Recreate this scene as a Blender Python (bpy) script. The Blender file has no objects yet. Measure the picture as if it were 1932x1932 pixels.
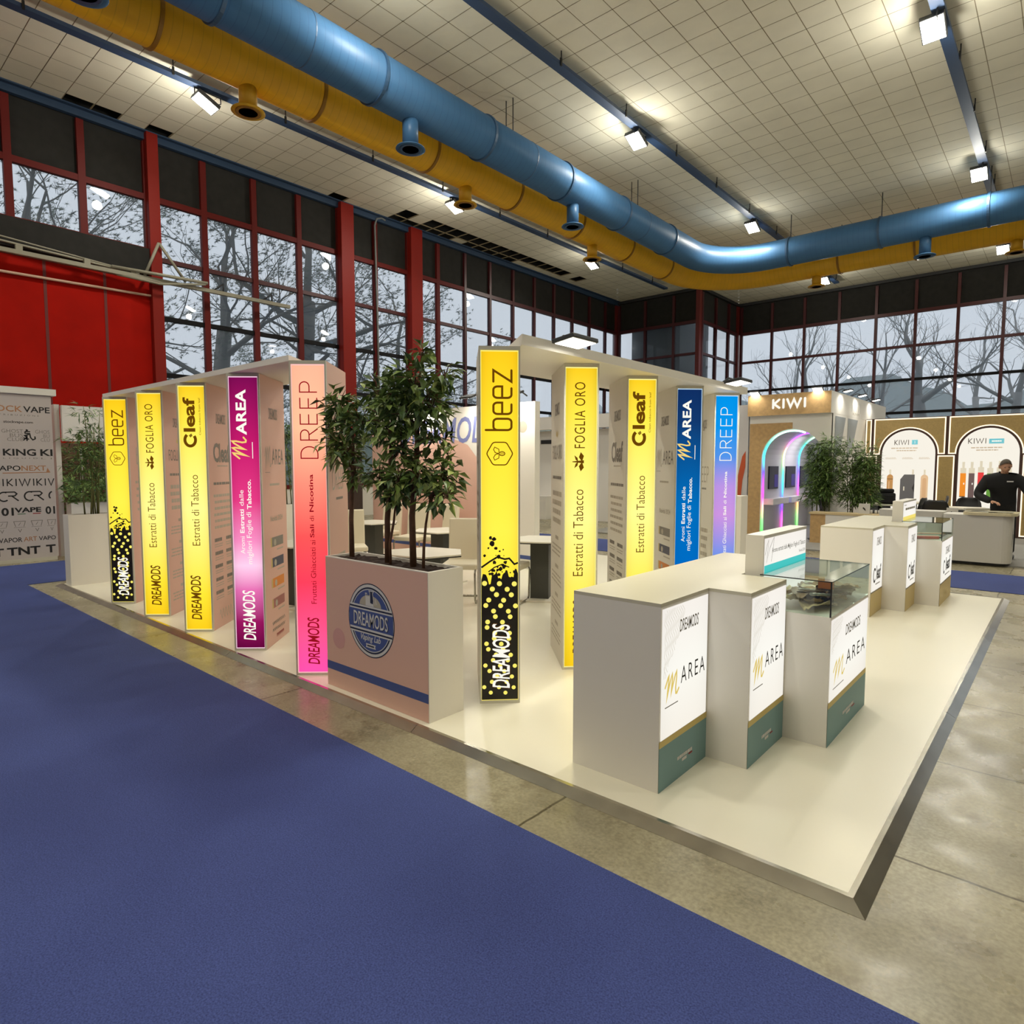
import bpy, math, random
from mathutils import Vector, Matrix
random.seed(7)
PI = math.pi
scene = bpy.context.scene
COL = scene.collection

# ------------------------------------------------------------------ camera, world, exposure
cam_d = bpy.data.cameras.new('camera')
cam_d.sensor_width = 36.0
cam_d.lens = 36.0 * 1208.0 / 1932.0
cam_d.clip_end = 300
cam = bpy.data.objects.new('camera', cam_d)
cam.location = (0, 0, 1.65)
cam.rotation_euler = (math.radians(90 - 4.2), math.radians(0.0), math.radians(41.06))
COL.objects.link(cam)
scene.camera = cam

vs = scene.view_settings
vs.view_transform = 'Standard'
vs.look = 'None'
vs.gamma = 1.0
vs.use_curve_mapping = False
vs.exposure = 0.0

SKY = 2.0
LAMP_W = 80.0
CEILING_FILL_W = 86.0  # power of the added fill points that lift the ceiling
LAMP_COL = (1.0, 0.97, 0.87)
world = bpy.data.worlds.new('overcast_sky')
scene.world = world
world.use_nodes = True
nt = world.node_tree
nt.nodes.clear()
w_out = nt.nodes.new('ShaderNodeOutputWorld')
w_bg = nt.nodes.new('ShaderNodeBackground')
w_tc = nt.nodes.new('ShaderNodeTexCoord')
w_sep = nt.nodes.new('ShaderNodeSeparateXYZ')
w_ramp = nt.nodes.new('ShaderNodeValToRGB')
w_map = nt.nodes.new('ShaderNodeMapRange')
w_map.inputs[1].default_value = -1
w_map.inputs[2].default_value = 1
nt.links.new(w_tc.outputs['Generated'], w_sep.inputs[0])
nt.links.new(w_sep.outputs[2], w_map.inputs[0])
nt.links.new(w_map.outputs[0], w_ramp.inputs[0])
cr = w_ramp.color_ramp
cr.elements[0].position = 0.0
cr.elements[0].color = (0.16, 0.17, 0.16, 1)
cr.elements[1].position = 1.0
cr.elements[1].color = (0.92, 0.96, 1.0, 1)
e = cr.elements.new(0.49); e.color = (0.30, 0.32, 0.31, 1)
e = cr.elements.new(0.52); e.color = (0.97, 0.98, 1.0, 1)
nt.links.new(w_ramp.outputs[0], w_bg.inputs[0])
w_bg.inputs[1].default_value = SKY
nt.links.new(w_bg.outputs[0], w_out.inputs[0])

# ------------------------------------------------------------------ materials
def lin(c):
    return tuple(((v / 255.0) / 12.92 if v / 255.0 <= 0.04045 else ((v / 255.0 + 0.055) / 1.055) ** 2.4) for v in c)

MATS = {}
def mat(name, rgb, rough=0.5, metal=0.0, emit=None, estr=1.0, spec=0.5, noise=None, bump=0.0):
    """principled material; rgb in 0-255 sRGB. noise=(scale, amount)"""
    if name in MATS: return MATS[name]
    m = bpy.data.materials.new(name); m.use_nodes = True
    n = m.node_tree; b = n.nodes['Principled BSDF']
    c = lin(rgb)
    b.inputs['Base Color'].default_value = (*c, 1)
    b.inputs['Roughness'].default_value = rough
    b.inputs['Metallic'].default_value = metal
    b.inputs['Specular IOR Level'].default_value = spec
    if emit is not None:
        b.inputs['Emission Color'].default_value = (*lin(emit), 1)
        b.inputs['Emission Strength'].default_value = estr
    if noise:
        tc = n.nodes.new('ShaderNodeTexCoord')
        nz = n.nodes.new('ShaderNodeTexNoise')
        nz.inputs['Scale'].default_value = noise[0]
        nz.inputs['Detail'].default_value = 6
        n.links.new(tc.outputs['Object'], nz.inputs['Vector'])
        rp = n.nodes.new('ShaderNodeValToRGB')
        a = noise[1]
        rp.color_ramp.elements[0].color = (*[v * (1 - a) for v in c], 1)
        rp.color_ramp.elements[1].color = (*[min(1, v * (1 + a)) for v in c], 1)
        rp.color_ramp.elements[0].position = 0.3
        rp.color_ramp.elements[1].position = 0.7
        n.links.new(nz.outputs['Fac'], rp.inputs[0])
        n.links.new(rp.outputs[0], b.inputs['Base Color'])
        if bump:
            bp = n.nodes.new('ShaderNodeBump')
            bp.inputs['Strength'].default_value = bump
            n.links.new(nz.outputs['Fac'], bp.inputs['Height'])
            n.links.new(bp.outputs[0], b.inputs['Normal'])
    MATS[name] = m
    return m

def lit(name, stops, strength=1.0, edge=0.0):
    """backlit print: stops = [(v, rgb)] along uv.y ; edge = darkening toward the long edges (uneven backlight of the printed film)"""
    if name in MATS: return MATS[name]
    m = bpy.data.materials.new(name); m.use_nodes = True
    n = m.node_tree; n.nodes.clear()
    out = n.nodes.new('ShaderNodeOutputMaterial')
    em = n.nodes.new('ShaderNodeEmission')
    uv = n.nodes.new('ShaderNodeUVMap'); uv.uv_map = 'UVMap'
    sp = n.nodes.new('ShaderNodeSeparateXYZ')
    n.links.new(uv.outputs[0], sp.inputs[0])
    rp = n.nodes.new('ShaderNodeValToRGB')
    els = rp.color_ramp.elements
    while len(els) > 1: els.remove(els[-1])
    els[0].position = stops[0][0]; els[0].color = (*lin(stops[0][1]), 1)
    for p, c in stops[1:]:
        el = els.new(p); el.color = (*lin(c), 1)
    n.links.new(sp.outputs[1], rp.inputs[0])
    n.links.new(rp.outputs[0], em.inputs[0])
    if edge:
        # strength = strength * (1 - edge*|2u-1|^3)
        a = n.nodes.new('ShaderNodeMath'); a.operation = 'MULTIPLY_ADD'; a.inputs[1].default_value = 2; a.inputs[2].default_value = -1
        n.links.new(sp.outputs[0], a.inputs[0])
        ab = n.nodes.new('ShaderNodeMath'); ab.operation = 'ABSOLUTE'; n.links.new(a.outputs[0], ab.inputs[0])
        pw = n.nodes.new('ShaderNodeMath'); pw.operation = 'POWER'; pw.inputs[1].default_value = 3; n.links.new(ab.outputs[0], pw.inputs[0])
        mu = n.nodes.new('ShaderNodeMath'); mu.operation = 'MULTIPLY_ADD'; mu.inputs[1].default_value = -edge * strength; mu.inputs[2].default_value = strength
        n.links.new(pw.outputs[0], mu.inputs[0])
        n.links.new(mu.outputs[0], em.inputs[1])
    else:
        em.inputs[1].default_value = strength
    n.links.new(em.outputs[0], out.inputs[0])
    MATS[name] = m
    return m

def glow(name, rgb, s=1.0):
    if name in MATS: return MATS[name]
    m = bpy.data.materials.new(name); m.use_nodes = True
    n = m.node_tree; n.nodes.clear()
    out = n.nodes.new('ShaderNodeOutputMaterial'); em = n.nodes.new('ShaderNodeEmission')
    em.inputs[0].default_value = (*lin(rgb), 1); em.inputs[1].default_value = s
    n.links.new(em.outputs[0], out.inputs[0])
    MATS[name] = m
    return m

def pane_mat(name, transp=0.86, dirt=0.08, tint=(240, 245, 248), dirt_rgb=(170, 180, 186), refl=0.025):
    """flat sheet glass: see-through, a film of dust, fresnel reflection"""
    if name in MATS: return MATS[name]
    m = bpy.data.materials.new(name); m.use_nodes = True
    n = m.node_tree; n.nodes.clear()
    out = n.nodes.new('ShaderNodeOutputMaterial')
    tr = n.nodes.new('ShaderNodeBsdfTransparent'); tr.inputs[0].default_value = (*lin(tint), 1)
    tl = n.nodes.new('ShaderNodeBsdfTranslucent'); tl.inputs[0].default_value = (*lin(dirt_rgb), 1)
    gl = n.nodes.new('ShaderNodeBsdfGlossy'); gl.inputs['Roughness'].default_value = 0.02
    m1 = n.nodes.new('ShaderNodeMixShader'); m1.inputs[0].default_value = dirt
    n.links.new(tr.outputs[0], m1.inputs[1]); n.links.new(tl.outputs[0], m1.inputs[2])
    lw = n.nodes.new('ShaderNodeLayerWeight'); lw.inputs[0].default_value = 0.5
    pw = n.nodes.new('ShaderNodeMath'); pw.operation = 'POWER'; pw.inputs[1].default_value = 4.0; n.links.new(lw.outputs['Facing'], pw.inputs[0])
    fr = n.nodes.new('ShaderNodeMath'); fr.operation = 'MULTIPLY_ADD'; fr.inputs[1].default_value = 0.7; fr.inputs[2].default_value = refl; n.links.new(pw.outputs[0], fr.inputs[0])
    m2 = n.nodes.new('ShaderNodeMixShader')
    n.links.new(fr.outputs[0], m2.inputs[0]); n.links.new(m1.outputs[0], m2.inputs[1]); n.links.new(gl.outputs[0], m2.inputs[2])
    n.links.new(m2.outputs[0], out.inputs[0])
    MATS[name] = m
    return m

WHITE = mat('white_laminate', (226, 221, 210), 0.45)
OFFWHITE = mat('offwhite_print', (222, 218, 204), 0.55)
PINK = mat('pink_print', (218, 176, 158), 0.55)
ALU = mat('aluminium', (206, 202, 186), 0.4, 0.25)
STEEL = mat('brushed_steel', (190, 184, 168), 0.2, 1.0, noise=(7, 0.12))
BLACK = mat('black', (14, 14, 15), 0.5)
DARK = mat('dark_grey', (42, 43, 45), 0.5)
REDP = mat('red_paint', (134, 30, 20), 0.55, spec=0.2)
DREDP = mat('dark_red_paint', (104, 28, 24), 0.45)
REDWALL = mat('red_wall_panel', (166, 20, 8), 0.85, spec=0.12, noise=(2.0, 0.1))
BLACKWALL = mat('black_felt_panel', (34, 33, 30), 0.9, noise=(5, 0.2))
BLUEBEAM = mat('blue_beam', (40, 64, 92), 0.6)
LEAF = mat('ficus_leaf', (58, 88, 34), 0.4, noise=(6, 0.45))
LEAF2 = mat('bamboo_leaf', (66, 98, 44), 0.45, noise=(5, 0.4))
BARK = mat('ficus_bark', (92, 62, 42), 0.8, noise=(30, 0.3))
CANE = mat('bamboo_cane', (110, 112, 62), 0.6)
SOIL = mat('soil', (46, 30, 22), 0.95, noise=(40, 0.5))
WOOD = mat('light_wood', (196, 160, 108), 0.55, noise=(14, 0.12))
GOLDWOOD = mat('gold_wood_panel', (168, 142, 88), 0.5, noise=(30, 0.1))
TEAL = mat('teal_print', (116, 150, 150), 0.55)
TEALBRIGHT = lit('teal_lit', [(0, (72, 200, 196)), (1, (80, 205, 200))], 0.95)
GOLD = mat('gold_print', (206, 184, 110), 0.5)
GOLDINK = glow('gold_backlit_ink', (222, 196, 104), 1.0)
PALEWOOD = mat('pale_wood_print', (206, 184, 128), 0.55)
INK = mat('black_ink', (24, 22, 20), 0.6)
BROWN = glow('brown_backlit_ink', (104, 66, 8), 1.0)
GREYINK = mat('grey_ink', (128, 122, 112), 0.6)
PALEINK = mat('pale_ink', (176, 168, 150), 0.6)
REDINK = mat('red_ink', (150, 18, 24), 0.6)
REDLIT = glow('red_backlit_ink', (150, 16, 30), 1.0)
BLUEINK = mat('blue_ink', (64, 82, 140), 0.6)
NAVY = mat('navy_ink', (30, 38, 66), 0.6)
SILVER = mat('silver_ink', (206, 204, 200), 0.6)
COPPER = mat('copper_ink', (176, 124, 84), 0.5)
WHITELIT = glow('white_lit', (255, 252, 240), 1.0)
CREAMLIT = glow('cream_lit', (255, 240, 205), 1.15)
NEONWARM = glow('warm_neon', (255, 234, 204), 1.5)
YELLIT = glow('yellow_lit_dot', (253, 238, 110), 1.0)
GOLDLIT = glow('gold_lit', (246, 214, 120), 1.0)
BLACKINK = mat('opaque_black_film', (22, 16, 10), 0.5)
GLASS = pane_mat('window_glass', 0.86, 0.22, tint=(214, 218, 222), dirt_rgb=(150, 158, 164))
CASEGLASS = pane_mat('case_glass', 0.9, 0.01, tint=(244, 250, 247), dirt_rgb=(180, 200, 190), refl=0.04)
CASEEDGE = mat('green_glass_edge', (46, 92, 82), 0.2)
LAMPFACE = glow('lamp_face', (255, 248, 228), 30.0)
SPOTFACE = glow('spot_face', (255, 250, 236), 12.0)

# ------------------------------------------------------------------ mesh builder
class G:
    def __init__(s):
        s.v = []; s.f = []; s.mi = []; s.sm = []; s.uv = {}; s.mats = []; s.M = None
    def m(s, material):
        if material not in s.mats: s.mats.append(material)
        return s.mats.index(material)
    def vert(s, p):
        p = Vector(p)
        if s.M is not None: p = s.M @ p
        s.v.append(tuple(p)); return len(s.v) - 1
    def face(s, idx, mat_, smooth=False, uv=None):
        s.f.append(tuple(idx)); s.mi.append(s.m(mat_)); s.sm.append(smooth)
        if uv: s.uv[len(s.f) - 1] = uv
    def quad(s, a, b, c, d, mat_, uv=False):
        i = [s.vert(p) for p in (a, b, c, d)]
        s.face(i, mat_, False, ((0, 0), (1, 0), (1, 1), (0, 1)) if uv else None)
    def box(s, x0, x1, y0, y1, z0, z1, mat_):
        i = [s.vert(p) for p in ((x0, y0, z0), (x1, y0, z0), (x1, y1, z0), (x0, y1, z0), (x0, y0, z1), (x1, y0, z1), (x1, y1, z1), (x0, y1, z1))]
        for q in ((3, 2, 1, 0), (4, 5, 6, 7), (0, 1, 5, 4), (1, 2, 6, 5), (2, 3, 7, 6), (3, 0, 4, 7)):
            s.face([i[k] for k in q], mat_)
    def prism(s, poly, z0, z1, mat_, top=None):
        n = len(poly)
        a = [s.vert((p[0], p[1], z0)) for p in poly]
        b = [s.vert((p[0], p[1], z1)) for p in poly]
        s.face(a[::-1], mat_); s.face(b, top or mat_)
        for k in range(n):
            s.face((a[k], a[(k + 1) % n], b[(k + 1) % n], b[k]), mat_)
    def ring(s, c, ax, r, n):
        ax = Vector(ax).normalized()
        t = Vector((0, 0, 1)) if abs(ax.z) < 0.9 else Vector((1, 0, 0))
        u = ax.cross(t).normalized(); w = ax.cross(u)
        return [s.vert(Vector(c) + u * (r * math.cos(2 * PI * k / n)) + w * (r * math.sin(2 * PI * k / n))) for k in range(n)]
    def tube(s, pts, r, n, mat_, cap=True, smooth=True, uvd=False):
        pts = [Vector(p) for p in pts]
        rs = r if isinstance(r, (list, tuple)) else [r] * len(pts)
        # parallel-transported frame
        t0 = (pts[1] - pts[0]).normalized()
        ref = Vector((0, 0, 1)) if abs(t0.z) < 0.9 else Vector((1, 0, 0))
        u = t0.cross(ref).normalized()
        rings = []
        for k, p in enumerate(pts):
            t = (pts[min(k + 1, len(pts) - 1)] - pts[max(k - 1, 0)])
            t = t.normalized() if t.length > 1e-9 else t0
            u = (u - t * u.dot(t))
            u = u.normalized() if u.length > 1e-6 else t.cross(Vector((0.3, 0.5, 0.8))).normalized()
            w = t.cross(u)
            rings.append([s.vert(p + u * (rs[k] * math.cos(2 * PI * j / n)) + w * (rs[k] * math.sin(2 * PI * j / n))) for j in range(n)])
        dist = [0.0]
        for p, q in zip(pts, pts[1:]): dist.append(dist[-1] + (q - p).length)
        for k, (a, b) in enumerate(zip(rings, rings[1:])):
            for j in range(n):
                s.face((a[j], a[(j + 1) % n], b[(j + 1) % n], b[j]), mat_, smooth, ((j / n, dist[k]), ((j + 1) / n, dist[k]), ((j + 1) / n, dist[k + 1]), (j / n, dist[k + 1])) if uvd else None)
        if cap:
            s.face(rings[0][::-1], mat_); s.face(rings[-1], mat_)
    def cyl(s, c0, c1, r0, r1, n, mat_, smooth=True):
        s.tube([c0, c1], [r0, r1], n, mat_, True, smooth)
    def lathe(s, c, prof, n, mat_):
        rings = []
        for r, z in prof:
            rings.append([s.vert((c[0] + r * math.cos(2 * PI * k / n), c[1] + r * math.sin(2 * PI * k / n), c[2] + z)) for k in range(n)])
        for a, b in zip(rings, rings[1:]):
            for k in range(n): s.face((a[k], a[(k + 1) % n], b[(k + 1) % n], b[k]), mat_, True)
        s.face(rings[0][::-1], mat_); s.face(rings[-1], mat_)
    # ---- flat graphics on a frame F = (O, U, V, N)
    def poly2(s, F, pts, mat_, d=0.0012, uv=False):
        i = [s.vert(fp(F, p[0], p[1], d)) for p in pts]
        s.face(i, mat_, False, ((0, 0), (1, 0), (1, 1), (0, 1)) if uv else None)
    def rect2(s, F, u0, v0, u1, v1, mat_, d=0.0012, uv=False):
        s.poly2(F, ((u0, v0), (u1, v0), (u1, v1), (u0, v1)), mat_, d, uv)
    def disc2(s, F, u, v, ru, mat_, d=0.0012, rv=None, n=24, a0=0, a1=2 * PI):
        rv = rv or ru
        full = abs(a1 - a0 - 2 * PI) < 1e-6
        k = n if full else n + 1
        s.poly2(F, [(u + ru * math.cos(a0 + (a1 - a0) * j / n), v + rv * math.sin(a0 + (a1 - a0) * j / n)) for j in range(k)], mat_, d)
    def stroke2(s, F, pts, w, mat_, d=0.0012, closed=False, caps=False):
        P = [Vector((p[0], p[1])) for p in pts]
        n = len(P)
        L = []; R = []
        for k in range(n):
            a = P[(k - 1) % n] if (closed or k > 0) else P[k]
            b = P[(k + 1) % n] if (closed or k < n - 1) else P[k]
            t1 = (P[k] - a); t2 = (b - P[k])
            if t1.length < 1e-9: t1 = t2
            if t2.length < 1e-9: t2 = t1
            t1 = t1.normalized(); t2 = t2.normalized()
            n1 = Vector((-t1.y, t1.x)); n2 = Vector((-t2.y, t2.x))
            m_ = n1 + n2
            m_ = m_.normalized() if m_.length > 1e-6 else n1
            sc = 1 / max(0.45, m_.dot(n1))
            L.append(P[k] + m_ * (w / 2 * sc)); R.append(P[k] - m_ * (w / 2 * sc))
        li = [s.vert(fp(F, p.x, p.y, d)) for p in L]; ri = [s.vert(fp(F, p.x, p.y, d)) for p in R]
        for k in range(n if closed else n - 1):
            q = (k + 1) % n
            s.face((ri[k], ri[q], li[q], li[k]), mat_)
        if caps and not closed:
            s.disc2(F, P[0].x, P[0].y, w / 2, mat_, d, n=8); s.disc2(F, P[-1].x, P[-1].y, w / 2, mat_, d, n=8)
    def text(s, F, body, box_, mat_, rot=False, bold=0.0, shear=0.0, d=0.0015, space=1.0):
        """text stretched to the box (u0,v0,u1,v1); rot: reading upward (letter tops toward -u)"""
        vs_, fs_ = text_mesh(body, bold, shear, space)
        u0, v0, u1, v1 = box_
        idx = []
        for x, y in vs_:
            if rot: p = (u1 - y * (u1 - u0), v0 + x * (v1 - v0))
            else: p = (u0 + x * (u1 - u0), v0 + y * (v1 - v0))
            idx.append(s.vert(fp(F, p[0], p[1], d)))
        for f in fs_: s.face([idx[k] for k in f], mat_)
    def lines(s, F, u0, v0, u1, rows, step, h, mat_, d=0.0012, rag=0.15, rnd=random):
        """rows of small print too small to read"""
        for k in range(rows):
            a = u0 + (u1 - u0) * rag * rnd.random() * 0.5; b = u1 - (u1 - u0) * rag * rnd.random()
            x = a
            while x < b - 0.004:
                w = min((u1 - u0) * (0.06 + 0.12 * rnd.random()), b - x)
                s.rect2(F, x, v0 - k * step, x + w, v0 - k * step + h, mat_, d)
                x += w + (u1 - u0) * 0.02
    def build(s, name, parent=None, bevel=0.0):
        me = bpy.data.meshes.new(name)
        me.from_pydata(s.v, [], s.f)
        for m_ in s.mats: me.materials.append(m_)
        me.polygons.foreach_set('material_index', s.mi)
        me.polygons.foreach_set('use_smooth', s.sm)
        if s.uv:
            uvl = me.uv_layers.new(name='UVMap')
            for fi, co in s.uv.items():
                for li, c in zip(me.polygons[fi].loop_indices, co): uvl.data[li].uv = c
        me.update()
        o = bpy.data.objects.new(name, me); COL.objects.link(o)
        if parent: o.parent = parent
        if bevel:
            b = o.modifiers.new('bevel', 'BEVEL'); b.width = bevel; b.segments = 2; b.limit_method = 'ANGLE'
        return o

def fp(F, u, v, d=0.0):
    O, U, V, N = F
    return (O[0] + U[0] * u + V[0] * v + N[0] * d, O[1] + U[1] * u + V[1] * v + N[1] * d, O[2] + U[2] * u + V[2] * v + N[2] * d)

_TXT = {}
def text_mesh(body, bold=0.0, shear=0.0, space=1.0):
    key = (body, bold, shear, space)
    if key in _TXT: return _TXT[key]
    cu = bpy.data.curves.new('t', 'FONT')
    cu.body = body; cu.offset = bold; cu.shear = shear; cu.space_character = space; cu.resolution_u = 3
    o = bpy.data.objects.new('t', cu)
    COL.objects.link(o)
    dg = bpy.context.evaluated_depsgraph_get()
    me = bpy.data.meshes.new_from_object(o.evaluated_get(dg))
    xs = [v.co.x for v in me.vertices]; ys = [v.co.y for v in me.vertices]
    x0, x1, y0, y1 = min(xs), max(xs), min(ys), max(ys)
    vs_ = [((v.co.x - x0) / (x1 - x0), (v.co.y - y0) / (y1 - y0)) for v in me.vertices]
    fs_ = [tuple(p.vertices) for p in me.polygons]
    bpy.data.objects.remove(o); bpy.data.curves.remove(cu); bpy.data.meshes.remove(me)
    _TXT[key] = (vs_, fs_)
    return _TXT[key]

def thing(name, label, cat, loc=(0, 0, 0), rz=0.0, group=None):
    o = bpy.data.objects.new(name, None); COL.objects.link(o)
    o.empty_display_size = 0.1
    o.location = loc; o.rotation_euler = (0, 0, rz)
    o['label'] = label; o['category'] = cat
    if group: o['group'] = group
    return o
def tag(o, label, cat, group=None, kind=None):
    o['label'] = label; o['category'] = cat
    if group: o['group'] = group
    if kind: o['kind'] = kind
    return o
def struct(o):
    o['kind'] = 'structure'; return o
def copy_thing(root, loc, rz, label, group=None):
    r = root.copy(); COL.objects.link(r); r.location = loc; r.rotation_euler = (0, 0, rz); r['label'] = label
    if group: r['group'] = group
    for ch in list(root.children):
        c = ch.copy(); COL.objects.link(c); c.parent = r
        for g in ch.children:
            d = g.copy(); COL.objects.link(d); d.parent = c
    return r
def arc(cx, cy, r, a0, a1, n, ry=None):
    ry = ry or r
    return [(cx + r * math.cos(math.radians(a0 + (a1 - a0) * k / n)), cy + ry * math.sin(math.radians(a0 + (a1 - a0) * k / n))) for k in range(n + 1)]

FX = lambda x, y0, z0=0.0: ((x, y0, z0), (0, 1, 0), (0, 0, 1), (1, 0, 0))        # surface facing +x
FY = lambda y, x0, z0=0.0: ((x0, y, z0), (1, 0, 0), (0, 0, 1), (0, -1, 0))       # surface facing -y

# ================================================================== HALL SHELL
LWX = -17.4          # left window wall
FWY = 32.3           # far window wall
JY, JX = 27.95, -13.0  # corner that juts into the hall
CZ = 9.7             # ceiling
XR, YB = 9.0, -9.0   # the hall goes on to the right and behind the camera
RAILS = [2.5, 3.92, 5.33, 6.76, 8.19]

# ---- concrete floor
def floor_mat():
    m = bpy.data.materials.new('worn_concrete'); m.use_nodes = True
    n = m.node_tree; b = n.nodes['Principled BSDF']
    tc = n.nodes.new('ShaderNodeTexCoord')
    def noise(sc, det, rough=0.55):
        z = n.nodes.new('ShaderNodeTexNoise'); z.inputs['Scale'].default_value = sc; z.inputs['Detail'].default_value = det; z.inputs['Roughness'].default_value = rough
        n.links.new(tc.outputs['Object'], z.inputs['Vector']); return z
    def ramp(src, p0, c0, p1, c1):
        r = n.nodes.new('ShaderNodeValToRGB')
        r.color_ramp.elements[0].position = p0; r.color_ramp.elements[0].color = (*c0, 1)
        r.color_ramp.elements[1].position = p1; r.color_ramp.elements[1].color = (*c1, 1)
        n.links.new(src, r.inputs[0]); return r
    def mix(f, a, c, mode='MIX'):
        x = n.nodes.new('ShaderNodeMix'); x.data_type = 'RGBA'; x.blend_type = mode
        if isinstance(f, float): x.inputs[0].default_value = f
        else: n.links.new(f, x.inputs[0])
        n.links.new(a, x.inputs[6]); n.links.new(c, x.inputs[7]); return x.outputs[2]
    base = ramp(noise(1.3, 8).outputs['Fac'], 0.3, lin((128, 120, 96)), 0.7, lin((176, 168, 140)))
    fine = ramp(noise(60, 4).outputs['Fac'], 0.35, (0.78, 0.78, 0.76), 0.65, (1.08, 1.08, 1.06))
    c = mix(1.0, base.outputs[0], fine.outputs[0], 'MULTIPLY')
    st = ramp(noise(2.6, 10, 0.72).outputs['Fac'], 0.54, (1, 1, 1), 0.68, (0.48, 0.44, 0.38))
    c = mix(1.0, c, st.outputs[0], 'MULTIPLY')
    br = n.nodes.new('ShaderNodeTexBrick')
    br.inputs['Scale'].default_value = 1.0; br.inputs['Brick Width'].default_value = 2.4; br.inputs['Row Height'].default_value = 1.15
    br.inputs['Mortar Size'].default_value = 0.008; br.inputs['Mortar Smooth'].default_value = 0.3
    br.inputs['Color1'].default_value = (1, 1, 1, 1); br.inputs['Color2'].default_value = (0.93, 0.92, 0.9, 1); br.inputs['Mortar'].default_value = (0.3, 0.27, 0.22, 1)
    mp = n.nodes.new('ShaderNodeMapping'); mp.inputs['Location'].default_value = (0.6, 0.42, 0)
    wob = noise(3.0, 3)
    wm = n.nodes.new('ShaderNodeVectorMath'); wm.operation = 'SCALE'; wm.inputs['Scale'].default_value = 0.04
    n.links.new(wob.outputs['Color'], wm.inputs[0])
    wa = n.nodes.new('ShaderNodeVectorMath'); n.links.new(tc.outputs['Object'], wa.inputs[0]); n.links.new(wm.outputs[0], wa.inputs[1])
    n.links.new(wa.outputs[0], mp.inputs[0]); n.links.new(mp.outputs[0], br.inputs['Vector'])
    c = mix(1.0, c, br.outputs['Color'], 'MULTIPLY')
    n.links.new(c, b.inputs['Base Color'])
    b.inputs['Specular IOR Level'].default_value = 0.35
    rr = ramp(noise(4, 5).outputs['Fac'], 0.3, (0.2,) * 3, 0.7, (0.42,) * 3)
    n.links.new(rr.outputs[0], b.inputs['Roughness'])
    return m
CONC = floor_mat()
g = G(); g.box(-40, 30, -30, 60, -0.3, 0.0, mat('outdoor_ground', (86, 90, 78), 0.9))
# the hall slab lies on the ground
struct(g.build('ground'))
g = G(); g.quad((LWX, YB, 0.004), (XR, YB, 0.004), (XR, FWY, 0.004), (LWX, FWY, 0.004), CONC); struct(g.build('floor'))

# ---- blue carpet
def carpet_mat():
    m = bpy.data.materials.new('blue_needle_felt'); m.use_nodes = True
    n = m.node_tree; b = n.nodes['Principled BSDF']
    tc = n.nodes.new('ShaderNodeTexCoord')
    z1 = n.nodes.new('ShaderNodeTexNoise'); z1.inputs['Scale'].default_value = 170; z1.inputs['Detail'].default_value = 3
    z2 = n.nodes.new('ShaderNodeTexNoise'); z2.inputs['Scale'].default_value = 0.8; z2.inputs['Detail'].default_value = 4
    r1 = n.nodes.new('ShaderNodeValToRGB'); r2 = n.nodes.new('ShaderNodeValToRGB')
    r1.color_ramp.elements[0].position = 0.3; r1.color_ramp.elements[0].color = (*lin((46, 57, 106)), 1)
    r1.color_ramp.elements[1].position = 0.7; r1.color_ramp.elements[1].color = (*lin((72, 85, 144)), 1)
    r2.color_ramp.elements[0].position = 0.35; r2.color_ramp.elements[0].color = (0.86, 0.86, 0.88, 1)
    r2.color_ramp.elements[1].position = 0.65; r2.color_ramp.elements[1].color = (1.06, 1.06, 1.04, 1)
    x = n.nodes.new('ShaderNodeMix'); x.data_type = 'RGBA'; x.blend_type = 'MULTIPLY'; x.inputs[0].default_value = 1
    n.links.new(tc.outputs['Object'], z1.inputs['Vector']); n.links.new(tc.outputs['Object'], z2.inputs['Vector'])
    n.links.new(z1.outputs['Fac'], r1.inputs[0]); n.links.new(z2.outputs['Fac'], r2.inputs[0])
    n.links.new(r1.outputs[0], x.inputs[6]); n.links.new(r2.outputs[0], x.inputs[7])
    n.links.new(x.outputs[2], b.inputs['Base Color'])
    b.inputs['Roughness'].default_value = 0.85; b.inputs['Specular IOR Level'].default_value = 0.25
    bp = n.nodes.new('ShaderNodeBump'); bp.inputs['Strength'].default_value = 0.4; bp.inputs['Distance'].default_value = 0.004
    n.links.new(z1.outputs['Fac'], bp.inputs['Height']); n.links.new(bp.outputs[0], b.inputs['Normal'])
    return m
CARP = carpet_mat()
g = G(); g.prism([(-13.0, -6.0), (5.0, -6.0), (5.0, 2.09), (-10.74, 2.185), (-10.72, 10.3), (-13.0, 10.3)], 0.004, 0.011, CARP)
tag(g.build('aisle_carpet'), 'large royal blue carpet covering the whole foreground aisle', 'carpet')
g = G(); g.box(-13.0, 6.5, 10.32, 12.0, 0.004, 0.011, CARP)
tag(g.build('aisle_carpet'), 'strip of blue carpet between the white platform and the wood-fronted stand', 'carpet')

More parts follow.
